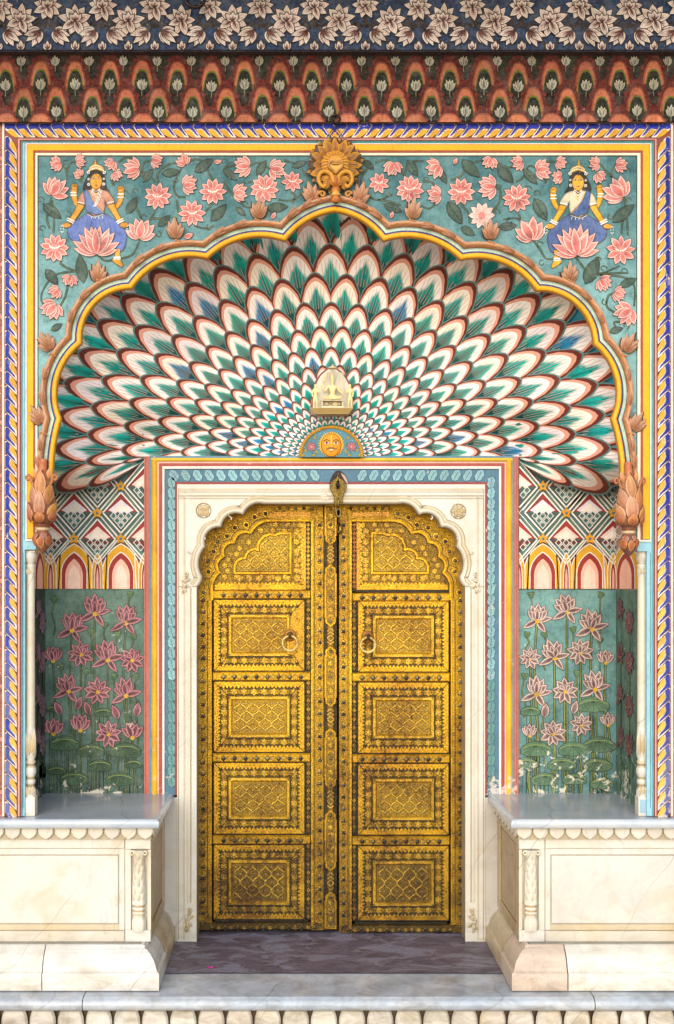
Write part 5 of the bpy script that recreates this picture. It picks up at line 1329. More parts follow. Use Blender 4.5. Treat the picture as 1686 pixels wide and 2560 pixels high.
g = G(); g.face([md(470, 1230, -.06), md(1190, 1230, -.06), md(1190, 2345, -.06), md(470, 2345, -.06)], '140e08'); g.build('dark_backing', M_PAINT, facade)
# hasp and chain at the head of the door
hasp = thing('hasp_and_chain', 'old brass hasp plate with keyhole slot and hanging iron links above the doors', 'door hasp', P(845, 1225, YB-.06))
g = G()
pl = cr([(845, 1184), (849, 1196), (861, 1206), (866.5, 1220), (860, 1236), (856, 1246), (857, 1258), (852, 1264), (845, 1265), (838, 1264), (834, 1258), (835, 1246), (830, 1234), (823.5, 1220), (829, 1206), (841, 1196), (845, 1184)], 3)[:-1]
prism(g, mb, pl, .045, .056, '8a7020', '4a3a10', bev=1.5); poly(g, mb, circ(844, 1215, 4.6, 12, 10), .0566, '1c1a1c')
g.build('plate', M_BRASS, hasp)
g = G(); tube(g, [mb(844, 1206, .058), mb(844, 1208, .066), mb(844, 1222, .066), mb(844, 1224, .05)], .0075, '2c2a2e', 8); g.build('staple', M_IRON, hasp)
for k, (y, ax) in enumerate(((1259, 'x'), (1283, 'y'), (1304, 'x'), (1322, 'y'))):
    g = G(); q = mb(845+k*1.4, y, .058-.012*k); torus(g, q, .013, .0055, '8d7a4c' if k < 2 else '5a4c34', ax, 14, 7, 1.75); g.build('chain_link', M_IRON, hasp)
g = G(); h_ = cr([(822, 1212), (828, 1196), (836, 1182), (848, 1177), (858, 1184), (864, 1190), (868, 1204), (872, 1212), (860, 1208), (840, 1204)], 3); poly(g, mb, h_, .0312, '2a211c'); poly(g, mb, cr([(852, 1184), (862, 1190), (868, 1204), (870, 1214), (864, 1206), (858, 1196)], 2), .0318, 'c39a8c'); g.build('broken_plaster', M_PAINT, facade, 'small ragged hole in the plaster behind the hasp')
# ------------------------------------------------------------------ sunflower boss at the crown
boss = thing('sunflower_boss', 'big carved ochre sunflower crowning the arch, with scrolled stem', 'carved flower', P(838, 415, -.02), None)
OY = ('d99a1c', 'a8641c', '4a2c12')
g = G()
for k in range(16):
    a = 90+360*k/16
    if 250 < a % 360 < 290: continue
    petal(g, m0, 838, 418, a+11, 73, 27, .010, '4a2a10', '3a200c', None, hc=.008, n=7, tip=1.3, lift=.010)
    petal(g, m0, 838, 418, a+11, 70, 22, .014, jit('b88424', .12), jit('7a4e1a', .15), None, hc=.010, n=7, tip=1.3, lift=.012)
for k in range(16):
    a = 90+360*k/16
    if 255 < a % 360 < 285: continue
    ox, oy = 838+24*math.cos(math.radians(a)), 419-24*math.sin(math.radians(a))
    petal(g, m0, ox, oy, a, 44, 29, .026, '4a2a10', '3a200c', None, hc=.012, n=8, tip=1.25, lift=.018)
    q = petal(g, m0, ox, oy, a, 41, 23, .034, jit('d69c26', .14), jit('844a18', .2), None, hc=.012, n=8, tip=.95, lift=.012)
    line(g, m0, [q(6, 0), q(18, .5), q(31, 0)], 2.2, .0535, '5a3010', 0, .4)
g.build('petals', M_CARVED, boss)
g = G(); rows = []
for i in range(7):
    t = i/6*1.5708; rows.append([m0(838+38*math.cos(t)*math.cos(b), 420+38*math.cos(t)*math.sin(b), .03+.045*math.sin(t)) for b in [6.28319*j/40 for j in range(40)]])
g.grid(rows, lambda i, j: mixc('d0983a', 'a8641c' if j % 2 else 'dba43c', .25+.1*i if i > 1 else .1), True, True)
for k in range(22):
    a = math.radians(k*360/22+8); r0, r1 = 19, 33
    tube(g, [m0(838+r*math.cos(a), 420+r*math.sin(a), .03+.045*math.sqrt(max(0, 1-(r/38)**2))+.001) for r in (r0, (r0+r1)/2, r1)], .0032, 'b9761e', 5, .6)
g.build('seed_head', M_CARVED, boss)
g = G()
ht = [(838+(x-838)*.86, 450+(y-450)*.86) for x, y in cr([(838, 447), (829, 437), (819, 428), (820, 418), (829, 413), (838, 416), (847, 413), (857, 418), (857, 428), (848, 437), (838, 447)], 4)]
tube(g, [m0(x, y, .078) for x, y in ht], .0055, 'b07a34', 7); poly(g, m0, ht[:-1], .0755, 'd0a03a')
tube(g, [m0(x, y, .081) for x, y in cr([(828, 423), (838, 424.5), (848, 423)], 4)], .0045, 'c08a34', 6); g.build('heart', M_CARVED, boss)
for s in (-1, 1):
    g = G()
    pts = cr([(838+s*4, 468), (838+s*10, 448), (838+s*24, 440), (838+s*37, 444), (838+s*42, 458), (838+s*37, 472), (838+s*28, 478), (838+s*25, 472)], 4)
    tube(g, [m0(x, y, .062) for x, y in pts], .013, 'c48a24', 9, .6)
    petal(g, m0, 838+s*12, 452, 90-s*110, 24, 14, .05, 'e0b040', 'a86a1c', None, hc=.012, n=5)
    sp2 = [(838+s*(32+9*(1-i/16)*math.cos(i*.55)), 491-9*(1-i/16)*math.sin(i*.55)) for i in range(14)]
    tube(g, [m0(x, y, .032) for x, y in sp2], .0075, 'c08234', 8, .7)
    g.build('scroll', M_CARVED, boss)
g = G()
for o, l, z in ((-20, 30, .06), (20, 30, .06), (0, 36, .066)): petal(g, m0, 839+o*.12, 478, 90-o, l, 17, z, 'd8951c', '9a4a1c', None, hc=.014, n=6, lift=-.004)
z0 = P(839, 478, 0)[2]; kx = P(839, 478, 0)[0]
lathe(g, kx, -.045, [(.012, z0+.012), (.022, z0-.002), (.024, z0-.012), (.018, z0-.024, 'c58a34'), (.024, z0-.030, 'cfa04c'), (.025, z0-.036, 'cfa04c'), (.017, z0-.042), (.02, z0-.05, 'b56a2c'), (.026, z0-.066, 'b56a2c'), (.010, z0-.075)], 'a8601c', 14, 6, .15)
g.build('stem_cup', M_CARVED, boss)
# ------------------------------------------------------------------ hanging lotus-bud pendants at the springing of the arch
def pendant(s, lab):
    cx, dy = (111, 0) if s < 0 else (1567, 8)
    x, _, zt = P(cx, 1188+dy, 0); Y = -.035
    t = thing('lotus_bud_pendant', lab, 'pendant', (x, Y, zt), 'carved pendants at the feet of the arch')
    z = lambda py: P(cx, py+dy, 0)[2]; k = .002
    bc = 'a06c48' if s < 0 else 'a8785a'
    g = G(); lathe(g, x, Y, [(14*k, z(1185)), (20*k, z(1205)), (27*k, z(1232)), (32*k, z(1260)), (32.5*k, z(1280)), (28*k, z(1298)), (20*k, z(1310), '7a3a20'), (15*k, z(1312))], bc, 26, 8, .07)
    b = g.build('bud', M_CARVED, t)
    g = G()
    def wrap(px, py, h=0):                                 # relief wrapped on the bud
        yy = py-dy; prof = [(1185, 14), (1205, 20), (1232, 27), (1260, 32), (1280, 32.5), (1298, 28), (1310, 20), (1320, 16), (1330, 17), (1345, 23), (1360, 20), (1378, 6), (1390, 2)]
        r = prof[-1][1]
        for (a, ra), (b_, rb) in zip(prof, prof[1:]):
            if a <= yy <= b_: r = ra+(rb-ra)*(yy-a)/(b_-a); break
        else: r = 14 if yy < 1185 else 2
        u = max(-.98, min(.98, (px-cx)/max(r, 3))); ang = math.asin(u); R_ = r*k+h
        return (x+R_*math.sin(ang), Y-R_*math.cos(ang), z(yy))
    for ox, yy, a, L, wd, hz, c in ((-14, 1268, 100, 66, 22, .004, 'b98a6c'), (14, 1268, 80, 66, 22, .004, 'd08a2c'), (0, 1245, 90, 70, 22, .006, 'd9a35c'), (-17, 1298, 112, 52, 18, .007, 'c9905c'), (17, 1298, 68, 52, 18, .007, 'd9a01e'), (0, 1300, 90, 70, 26, .009, 'd09a74'), (-22, 1308, 98, 30, 16, .012, 'b5622c'), (22, 1308, 82, 30, 16, .012, 'b5622c'), (0, 1309, 90, 32, 21, .013, 'd9822a')):
        petal(g, wrap, cx+ox, yy+dy, a, L, wd+3, hz, jit('8a4a28', .1), '5a2c18', None, hc=.004, n=7)
        petal(g, wrap, cx+ox, yy+dy, a, L-2, wd, hz+.002, jit(mixc(c, 'c8a894', .3), .08), jit('96502a', .15), None, hc=.005, n=7, mid=jit(mixc(c, 'b08060', .3), .1))
    g.build('bud_leaves', M_CARVED, t)
    g = G(); lathe(g, x, Y, [(12*k, z(1306)), (17*k, z(1312)), (17*k, z(1317), '8a4a24'), (14*k, z(1319)), (16.5*k, z(1321), 'c9b48a'), (16.5*k, z(1326), 'c9b48a'), (14*k, z(1328), '8a4a24'), (16*k, z(1332)), (21*k, z(1340)), (23*k, z(1350)), (19*k, z(1364)), (9*k, z(1377)), (1*k, z(1385))], '7a4630' if s < 0 else '6a4236', 22, 6, .08)
    for ox, yy, a, L, wd, c in ((-11, 1331, -95, 20, 12, 'a88a74'), (6, 1331, -85, 20, 12, 'b09078'), (-18, 1340, -80, 28, 14, 'c98a4e'), (0, 1342, -90, 32, 17, 'cf9a5c'), (17, 1340, -100, 28, 14, 'b0703c')):
        petal(g, wrap, cx+ox, yy+dy, a, L, wd+2, .003, '4a2818', '4a2818', None, hc=.002, n=5); petal(g, wrap, cx+ox, yy+dy, a, L-2, wd, .005, jit(c, .1), '9a4a28', None, hc=.003, n=5)
    g.build('drop', M_CARVED, t)
    g = G()                                                # little scrolls either side and the stalk up to the arch
    for q in (-1, 1):
        pts = cr([(cx+q*16, 1222+dy), (cx+q*24, 1208+dy), (cx+q*27, 1196+dy), (cx+q*33, 1190+dy), (cx+q*38, 1196+dy), (cx+q*34, 1203+dy), (cx+q*30, 1199+dy)], 4)
        tube(g, [(P(a, b, 0)[0], Y-.02, P(a, b, 0)[2]) for a, b in pts], .008, 'a8683c', 8, .6)
    tube(g, [(x+.006*s, Y+.005, z(1200)), (x, Y+.004, z(1178)), (x-.002*s, Y+.01, z(1150))], .026, 'b5683e', 10, .7)
    for o in (-18, 18, 0): petal(g, m0, cx+o*.6, 1205+dy, 90-o, 34, 13, .05, 'd9a878', 'c0702c', None, hc=.01, n=5)
    g.build('scroll', M_CARVED, t)
pendant(-1, 'orange carved lotus bud pendant at the left foot of the arch, on the yellow band'); pendant(1, 'carved lotus bud pendant with dark purplish drop at the right foot of the arch')
# ------------------------------------------------------------------ sun medallion and marble relief in the fan
ym = .565; mm_ = plane(ym)
med = thing('sun_medallion', 'half-round medallion with a moustached golden sun face, above the doorway', 'sun medallion', P(829, 1142, ym))
g = G(); base = [(829+74*math.cos(math.pi*i/30), 1143-72*math.sin(math.pi*i/30)) for i in range(31)]
prism(g, mm_, base, -.06, .006, '4f7f8c', '3a5a66')
for s in (-1, 1):
    daisy(g, mm_, 829+s*50, 1117, 12.5, .0074, 8, ('c98a8c', '9a4a58', '2c3a44'), False); line(g, mm_, [(829+s*50, 1124), (829+s*46, 1141)], 1.6, .007, '3c5a3a')
    for x, y, a in ((43, 1100, 60), (64, 1130, 40), (38, 1135, 60), (54, 1139, 170), (70, 1140, 20)): petal(g, mm_, 829+s*(x-4), y, a if s > 0 else 180-a, 11, 6, .007, 'c99a2c', '7a7a2c', '24402f', n=4, e=.7)
for i in range(60):
    t = RN.uniform(.1, 3.04); r = RN.uniform(36, 68); disc(g, mm_, 829+r*math.cos(t), 1142-r*math.sin(t), RN.uniform(.7, 1.6), .0066, jit(RN.choice(('8fc0c8', '35606e', '6f9f60')), .1), 5)
g.build('ground', M_PAINT, med)
g = G(); n = 44
for i in range(n):
    t = math.pi*(i+.5)/n; x, y = 829+77*math.cos(t), 1143-75*math.sin(t); a = math.degrees(math.atan2(75*math.cos(t), 77*-math.sin(t)*-1))
    tx = math.degrees(t)+90-28
    petal(g, mm_, x-4.2*math.cos(math.radians(tx)), y+4.2*math.sin(math.radians(tx)), tx, 8.6, 8.2, .008, jit('dfae2a', .08), 'a8741c', '4a3010', hc=.007, n=4, e=.7)
g.build('rope_rim', M_PAINT, med)
g = G(); fx, fy = 828.5, 1112
pts = [(fx+(33 if i % 2 else 27.5)*math.cos(6.28319*i/64), fy+(33.5 if i % 2 else 28)*math.sin(6.28319*i/64)) for i in range(64)]
pts = [(x, min(y, 1142.5)) for x, y in pts]
prism(g, mm_, pts, .004, .010, 'dba81f', '7a4a10')
rows = []
for i in range(5):
    t = i/4*1.5; rows.append([mm_(x, min(y, 1142.5), .010+.012*math.sin(t)) for x, y in circ(fx, fy+1.5, 25*math.cos(t), 26, 29*math.cos(t))])
g.grid(rows, 'd8901c', True, True); mf = lambda x, y, h=0: mm_(x, y, .0225+h)
ring(g, mm_, circ(fx, fy+1.5, 25.6, 26, 29.6), .0112, circ(fx, fy+1.5, 24.2, 26, 28.4), .0128, '7a3a10')
poly(g, mf, [(fx-1.6, 1089), (fx+1.6, 1089), (fx+1.0, 1118), (fx+3, 1119.5), (fx-3, 1119.5), (fx-1.0, 1118)], .001, 'eec050')
for s in (-1, 1):
    x = fx+s*11.5; poly(g, mf, [(x-6, 1108.5), (x-2, 1106), (x+3, 1106), (x+6, 1108.5), (x+2, 1111), (x-3, 1111)], .001, 'f5efe4'); disc(g, mf, x, 1108.4, 2.7, .0014, '201610', 8)
    line(g, mf, cr([(x-8, 1104-(s > 0)*-1), (x, 1100), (x+8, 1104)], 3), 1.5, .001, '3a1c0a'); line(g, mf, [(x-6.5, 1108), (x, 1105.4), (x+6.5, 1108)], .9, .0015, '2a160a')
    line(g, mf, cr([(fx, 1121.5), (fx+s*5, 1121), (fx+s*10, 1124), (fx+s*14, 1122)], 3), 2.6, .001, '1c100a', 0, .4)
poly(g, mf, [(fx-5, 1125), (fx, 1123.5), (fx+5, 1125), (fx, 1128.5)], .0012, 'f0d8c0'); line(g, mf, [(fx-4, 1128), (fx, 1130), (fx+4, 1128)], 1, .0012, 'a8441c')
g.build('sun_face', M_PAINT, med)
yp = .525; mq = plane(yp)
plq = thing('marble_relief', 'small cream marble relief of a seated figure under a parasol, in the peacock fan', 'relief carving', P(830, 1036, yp))
MC = 'f0e2bc'
g = G()
bk = cr([(784, 1024), (783, 1000), (787, 968), (800, 940), (818, 924), (831, 916), (844, 924), (862, 940), (876, 968), (880, 1000), (879, 1024)], 4)
prism(g, mq, inset(bk, -3), -.10, -.004, '8a3a30'); prism(g, mq, bk, -.10, .004, 'f4ecd4', 'a8804c', bev=2); g.build('backing', M_MARBLE, plq)
g = G(); z0 = P(0, 1024, yp)[2]; z1 = P(0, 1038, yp)[2]; xa, xb = P(777, 0, yp)[0], P(880, 0, yp)[0]
sweep(g, [(xa, yp+.05), (xa, yp-.07), (xb, yp-.07), (xb, yp+.05)][::1], [(-.02, z1), (-.018, z1+.004), (0, z0-.006), (.004, z0-.004), (.004, z0)], 'e2c07c')
g.face([(xa-.004, yp-.074, z0), (xb+.004, yp-.074, z0), (xb+.004, yp+.05, z0), (xa-.004, yp+.05, z0)], 'f6ecd2'); g.face([(xa+.02, yp-.05, z1), (xb-.02, yp-.05, z1), (xb-.02, yp+.05, z1), (xa+.02, yp+.05, z1)], 'd0a860')
g.build('ledge', M_MARBLE, plq)
g = G(); prism(g, mq, rect(803, 1003, 859, 1007), .004, .062, MC, 'c9a468', bev=1); prism(g, mq, rect(803, 1019, 859, 1024), .004, .058, MC, 'c9a468')
for x in (805.5, 856.5): lathe(g, P(x, 0, yp)[0], yp-.05, [(.004, P(0, 1019, yp)[2]), (.007, P(0, 1016, yp)[2]), (.004, P(0, 1013, yp)[2]), (.007, P(0, 1010, yp)[2]), (.005, P(0, 1007, yp)[2])], MC, 8)
prism(g, mq, rect(808, 1007, 854, 1019), .004, .03, 'dfc490')
for x, y, rx, ry in ((817, 1013, 6, 4), (838, 1014, 9, 4), (848, 1013, 5, 4), (827, 1010, 3.5, 3)): dome(g, mq, x, y, rx, .03, .018, 'ecd8a8', 9)
g.build('pedestal', M_MARBLE, plq)
g = G(); c = P(831, 924, yp); lathe(g, c[0], yp-.055, [(.0015, c[2]+.018), (.005, c[2]+.013), (.0035, c[2]+.009), (.012, c[2]+.006), (.026, c[2]-.001), (.0265, c[2]-.006, 'd0a860'), (.022, c[2]-.007, 'c09858'), (.003, c[2]-.008)], MC, 16)
tube(g, [(c[0], yp-.055, c[2]-.006), (c[0], yp-.045, c[2]-.035)], .0035, MC, 6); g.build('parasol', M_MARBLE, plq)
def figure(name, J, E, mat, par, lab=None):
    """one continuous body grown with a skin modifier; J: name -> (px, py, relief, radius in px)"""
    ks = list(J); me = bpy.data.meshes.new(name); o = ORG[par.name]; vs = []
    for k in ks: p = mq(J[k][0], J[k][1], J[k][2]); vs.append((p[0]-o[0], p[1]-o[1], p[2]-o[2]))
    me.from_pydata(vs, [(ks.index(a), ks.index(b)) for a, b in E], []); ob = bpy.data.objects.new(name, me); sc.collection.objects.link(ob); ob.parent = par
    sm_ = ob.modifiers.new('skin', 'SKIN'); sm_.use_smooth_shade = True
    lay = me.skin_vertices[0]
    for i, k in enumerate(ks):
        r = J[k][3]*(DC+yp)/F; rr = J[k][4]*(DC+yp)/F if len(J[k]) > 4 else r; lay.data[i].radius = (r, rr); lay.data[i].use_root = (i == 0)
    sb = ob.modifiers.new('smooth', 'SUBSURF'); sb.levels = 1; sb.render_levels = 2
    me.materials.append(mat); ORG[ob.name] = o
    if lab: ob['label'] = lab
    return ob
M_IVORY = m_marble('carved_ivory_marble', 'e8d29a', 'dcbf80', 'c28d44', 'a88a50', .4, tint=False)
J = {'pelvis': (831, 996, .035, 7), 'waist': (831, 986, .035, 5.6), 'chest': (831, 974, .036, 7.5), 'neck': (831, 964, .036, 3), 'chin': (831, 959, .037, 4.2), 'head': (831, 951, .038, 5.4), 'brow': (831, 944, .036, 5.2), 'crown': (831, 934, .034, 4.2),
     'shl': (820, 969, .034, 3.6), 'ell': (813, 981, .036, 3), 'hal': (806, 972, .042, 2.4), 'hal2': (806, 962, .044, 2), 'shr': (842, 969, .034, 3.6), 'elr': (849, 981, .036, 3), 'har': (856, 986, .044, 2.3), 'har2': (857, 992, .046, 2),
     'hipl': (824, 998, .04, 5), 'knl': (807, 998, .052, 4.4), 'ftl': (828, 1001, .062, 3.4), 'tol': (838, 1000, .062, 2.2), 'hipr': (838, 998, .04, 5), 'knr': (855, 998, .052, 4.4), 'ftr': (834, 1001, .066, 3.2), 'tor': (824, 1001, .066, 2.2)}
E = [('pelvis', 'waist'), ('waist', 'chest'), ('chest', 'neck'), ('neck', 'chin'), ('chin', 'head'), ('head', 'brow'), ('brow', 'crown'), ('chest', 'shl'), ('shl', 'ell'), ('ell', 'hal'), ('hal', 'hal2'), ('chest', 'shr'), ('shr', 'elr'), ('elr', 'har'), ('har', 'har2'), ('pelvis', 'hipl'), ('hipl', 'knl'), ('knl', 'ftl'), ('ftl', 'tol'), ('pelvis', 'hipr'), ('hipr', 'knr'), ('knr', 'ftr'), ('ftr', 'tor')]
figure('seated_figure', J, E, M_IVORY, plq, 'crowned cross-legged figure holding a club and a staff')
g = G(); tube(g, [mq(808, 962, .05), mq(813, 948, .046), mq(819, 934, .040)], .0052, MC, 7, 1.5); g.build('club', M_MARBLE, plq)
g = G(); tube(g, [mq(857, 992, .05), mq(856, 960, .045), mq(855, 935, .04)], .0036, MC, 7)
for s in (-1, 0, 1): tube(g, [mq(855, 944, .042), mq(855+s*4, 940, .042), mq(855+s*4, 934, .042)], .002, MC, 6)
g.build('staff', M_MARBLE, plq)
for s in (-1, 1):
    X = lambda d: (788 if s < 0 else 875)+d*(-s)
    J = {'pelvis': (X(0), 997, .05, 4.6), 'waist': (X(.5), 990, .05, 3.8), 'chest': (X(0), 981, .05, 5), 'neck': (X(.5), 975, .05, 2.2), 'head': (X(1), 969, .053, 4), 'crown': (X(.5), 964, .05, 3), 'sa': (X(-6), 980, .05, 2.6), 'ea': (X(-7), 989, .05, 2.2), 'ha': (X(-6), 997, .052, 1.9), 'sb': (X(6), 980, .05, 2.6), 'eb': (X(9), 987, .054, 2.2), 'hb': (X(12), 979, .056, 1.9),
         'ha1': (X(-3), 1002, .05, 3.4), 'ka': (X(-3.5), 1011, .05, 2.7), 'fa': (X(-4), 1021, .048, 2), 'ta': (X(-4), 1022, .058, 1.8), 'hb1': (X(3.4), 1002, .05, 3.4), 'kb': (X(4), 1011, .052, 2.7), 'fb': (X(5), 1021, .048, 2), 'tb': (X(5), 1022, .058, 1.8)}
    E = [('pelvis', 'waist'), ('waist', 'chest'), ('chest', 'neck'), ('neck', 'head'), ('head', 'crown'), ('chest', 'sa'), ('sa', 'ea'), ('ea', 'ha'), ('chest', 'sb'), ('sb', 'eb'), ('eb', 'hb'), ('pelvis', 'ha1'), ('ha1', 'ka'), ('ka', 'fa'), ('fa', 'ta'), ('pelvis', 'hb1'), ('hb1', 'kb'), ('kb', 'fb'), ('fb', 'tb')]
    figure('attendant_figure', J, E, M_IVORY, plq)
# ------------------------------------------------------------------ marble colonnettes
def colonnette(s, lab):
    cx = 77 if s < 0 else 1605; Y = .045
    k = (DC+Y)/F; x = (cx-VX)*k; z = lambda py: ZC-(py-VY)*k; zb = .818
    t = thing('marble_colonnette', lab, 'column', (x, Y, zb), 'marble colonnettes at the edge of the niches')
    g = G(); lathe(g, x, Y, [(11*k, z(1410)), (10*k, z(1440)), (10.5*k, z(1600)), (11*k, z(1780)), (11*k, z(1818))], 'f0e8d4', 12, 12, .06); g.build('shaft', M_MWARM, t)
    g = G(); lathe(g, x, Y, [(13*k, z(1380)), (14*k, z(1384)), (14.5*k, z(1392)), (12*k, z(1402)), (9*k, z(1407)), (9*k, z(1411), 'c9a868'), (11.5*k, z(1413)), (11.5*k, z(1417)), (9*k, z(1419), 'c9a868'), (11*k, z(1424)), (10.4*k, z(1440))], 'f5efe4', 20, 8, .14)
    box(g, x-13.5*k, x+13.5*k, Y-13.5*k, Y+13*k, z(1380), z(1377), 'efe6d0'); 
    for d in (-7, 0, 7): petal(g, lambda a, b, h=0: (x+(a-cx)*k, Y-11*k-h, z(b)), cx+d, 1421, -90, 16, 8, .002, 'f5efe4', 'd9c294', None, hc=.004, n=4)
    g.build('capital', M_MWARM, t)
    g = G(); lathe(g, x, Y, [(11*k, z(1816)), (12.5*k, z(1850)), (13.5*k, z(1880)), (12*k, z(1892)), (9*k, z(1898)), (12*k, z(1902), 'd8c090'), (12*k, z(1906)), (9.5*k, z(1910), 'b8985c'), (13*k, z(1920)), (13.6*k, z(1930)), (11*k, z(1938)), (9*k, z(1944), 'b8985c'), (11.5*k, z(1950)), (11.5*k, z(1956)), (9*k, z(1962), 'c0a064'), (13*k, z(1975)), (13.5*k, z(1990))], 'f5efe4', 22, 8, .12)
    for d in (-9, 0, 9): petal(g, lambda a, b, h=0: (x+(a-cx)*k, Y-12.5*k-h, z(b)), cx+d, 1888, 90, 68 if d else 60, 12, .001, 'f4ecda', 'd2b886', None, hc=.006, n=6)
    for d in (-8, 8, 0): petal(g, lambda a, b, h=0: (x+(a-cx)*k, Y-12*k-h, z(b)), cx+d, 1962, -90, 26, 11, .002, 'f4ecda', 'd2b886', None, hc=.006, n=5)
    g.build('vase_base', M_MWARM, t)
    g = G(); box(g, x-13*k, x+14*k, Y-15*k, Y+14*k, .8175, z(1990), 'efe8d8'); box(g, x-9*k, x+9*k, Y-15*k-.003, Y-15*k, .8175+.016, z(1990)-.012, 'f8f4ea' if s < 0 else 'a9d0e4'); g.build('plinth_block', M_MARBLE, t)
colonnette(-1, 'slender marble colonnette on a white block, left bench, beside the dark mural'); colonnette(1, 'slender marble colonnette on a pale blue block, right bench, beside the flaking mural')
# ------------------------------------------------------------------ marble benches either side of the door
ZT = .816
def bench(s, lab):
    xi_s, xi_b, xi_p = (-.676, -.722, -.666) if s < 0 else (1.064, 1.112, 1.052)
    xo = -2.6 if s < 0 else 3.2; yf_s, yf_b, yf_p = -.072, -.018, -.150
    yw = YB-.031 if False else YB
    t = thing('marble_bench', lab, 'stone bench', (xi_b, yf_b, .0), 'marble benches beside the door')
    path = lambda xi, yf: [(xo, yf), (xi, yf), (xi, yw)] if s < 0 else [(xi, yw), (xi, yf), (xo, yf)]
    g = G()
    sweep(g, path(xi_s, yf_s), [(-.03, ZT-.044), (-.006, ZT-.044), (-.001, ZT-.038), (.002, ZT-.026), (0, ZT-.012), (-.006, ZT-.004), (-.014, ZT-.001), (-.022, ZT)], 'f4f4f4', True)
    e = -s*.022
    g.face([(xo, yf_s+.022, ZT), (xi_s+s*.022, yf_s+.022, ZT), (xi_s+s*.022, yw, ZT), (xo, yw, ZT)], 'd6d6d8')
    g.build('top_slab', M_MTOP, t)
    # scalloped frieze
    g = G(); zf0, zf1 = ZT-.105, ZT-.044; d = .030
    fx = xi_s+s*d; fy = yf_s+d
    sweep(g, path(fx+s*.012, fy+.012), [(-.02, zf0-.004), (0, zf0), (0, zf1)], 'cdbb98')
    def scallops(o, u, n_, L, w_):
        n = int(L/w_); w_ = L/n
        for i in range(n):
            pts = []
            for (a, b) in ((.06, 0), (.94, 0), (.97, .3), (.93, .55), (.78, .8), (.5, 1.0), (.22, .8), (.07, .55), (.03, .3)):
                pts.append((o[0]+u[0]*(i+a)*w_, o[1]+u[1]*(i+a)*w_, zf1-(zf1-zf0)*b))
            f = [(p[0]+n_[0]*.010, p[1]+n_[1]*.010, p[2]) for p in pts]; top = [(p[0]+n_[0]*.013, p[1]+n_[1]*.013, p[2]*.9+.1*(zf0+zf1)/2) for p in pts]
            cxm = [sum(p[k] for p in pts)/len(pts) for k in range(3)]
            top = [(cxm[0]+(p[0]-cxm[0])*.86+n_[0]*.014, cxm[1]+(p[1]-cxm[1])*.86+n_[1]*.014, cxm[2]+(p[2]-cxm[2])*.86) for p in pts]
            bk = [(p[0]-n_[0]*.004, p[1]-n_[1]*.004, p[2]) for p in pts]
            c = jit('ece3d2', .05)
            for k in range(len(pts)):
                q = (k+1) % len(pts); g.face([bk[k], bk[q], f[q], f[k]], 'a8946c'); g.face([f[k], f[q], top[q], top[k]], c)
            g.face(top, c)
    if s < 0: scallops((xo, fy+.012), (1, 0), (0, -1), fx-xo, .0808); scallops((fx-.012, fy), (0, 1), (1, 0), yw-fy, .0808)
    else: scallops((fx, fy+.012), (1, 0), (0, -1), xo-fx, .0808); scallops((fx+.012, fy), (0, 1), (-1, 0), yw-fy, .0808)
    g.build('scallop_frieze', M_MARBLE, t)
    # body: back plane, raised rails, sunk panel
    zb0, zb1 = .195, zf0+.002
    mbz = lambda X, Z, h=0: (X, yf_b-h, Z)
    g = G(); b = .016
    sweep(g, path(xi_b-(-s)*0+s*b, yf_b+b), [(0, .0), (0, zb1)], 'efe6d4')
    def rr(xa, za, xb, zb): a_, b_ = sorted((xa, xb)); return [(a_, za), (b_, za), (b_, zb), (a_, zb)]
    def pr(xa, za, xb, zb, h1, c, bev=.003, h0=-.016): prism(g, mbz, rr(xa, za, xb, zb), h0, h1, c, 'b99c66', bev)
    J_ = xi_b+s*.130
    pr(J_+s*.0015, zb1-.052, xo, zb1, -.002, 'f4eee2'); pr(J_+s*.0015, zb0, xo, zb0+.055, -.002, 'f2e8d6')
    pr(J_+s*.0015, zb0+.056, J_+s*.03, zb1-.053, -.008, 'f5efe4')
    pr(J_+s*.03, zb1-.085, xo, zb1-.053, -.008, 'f5efe4'); pr(J_+s*.03, zb0+.056, xo, zb0+.086, -.008, 'ead9b8')
    pr(J_+s*.034, zb0+.090, xo, zb1-.089, -.0065, 'f4efe6', .004)
    # inner side panel facing the door
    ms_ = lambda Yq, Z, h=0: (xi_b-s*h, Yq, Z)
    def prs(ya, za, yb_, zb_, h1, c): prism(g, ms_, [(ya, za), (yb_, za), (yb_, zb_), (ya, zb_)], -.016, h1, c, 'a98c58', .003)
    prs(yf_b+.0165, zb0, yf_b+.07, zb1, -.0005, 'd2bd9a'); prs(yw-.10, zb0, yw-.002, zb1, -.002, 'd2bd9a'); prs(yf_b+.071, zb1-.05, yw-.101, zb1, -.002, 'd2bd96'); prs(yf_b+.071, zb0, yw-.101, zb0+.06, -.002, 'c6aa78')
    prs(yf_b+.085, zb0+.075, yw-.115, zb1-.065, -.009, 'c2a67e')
    g.build('body', M_MWARM, t)
    # corner post with an engaged colonnette in a niche
    g = G(); xc = xi_b+s*.066
    pr(xi_b, zb0, J_, zb0+.060, 0, 'f5efe4'); pr(xi_b, zb1-.056, J_, zb1, 0, 'f4eedf')
    pr(J_-s*.032, zb0+.060, J_, zb1-.056, 0, 'f4eedf'); pr(xi_b, zb0+.0605, xi_b+s*.016, zb1-.0565, -.0005, 'f0e6d0', 0)
    cy = yf_b+.010; h0 = zb0+.060; H = zb1-.056-h0; k = .0018
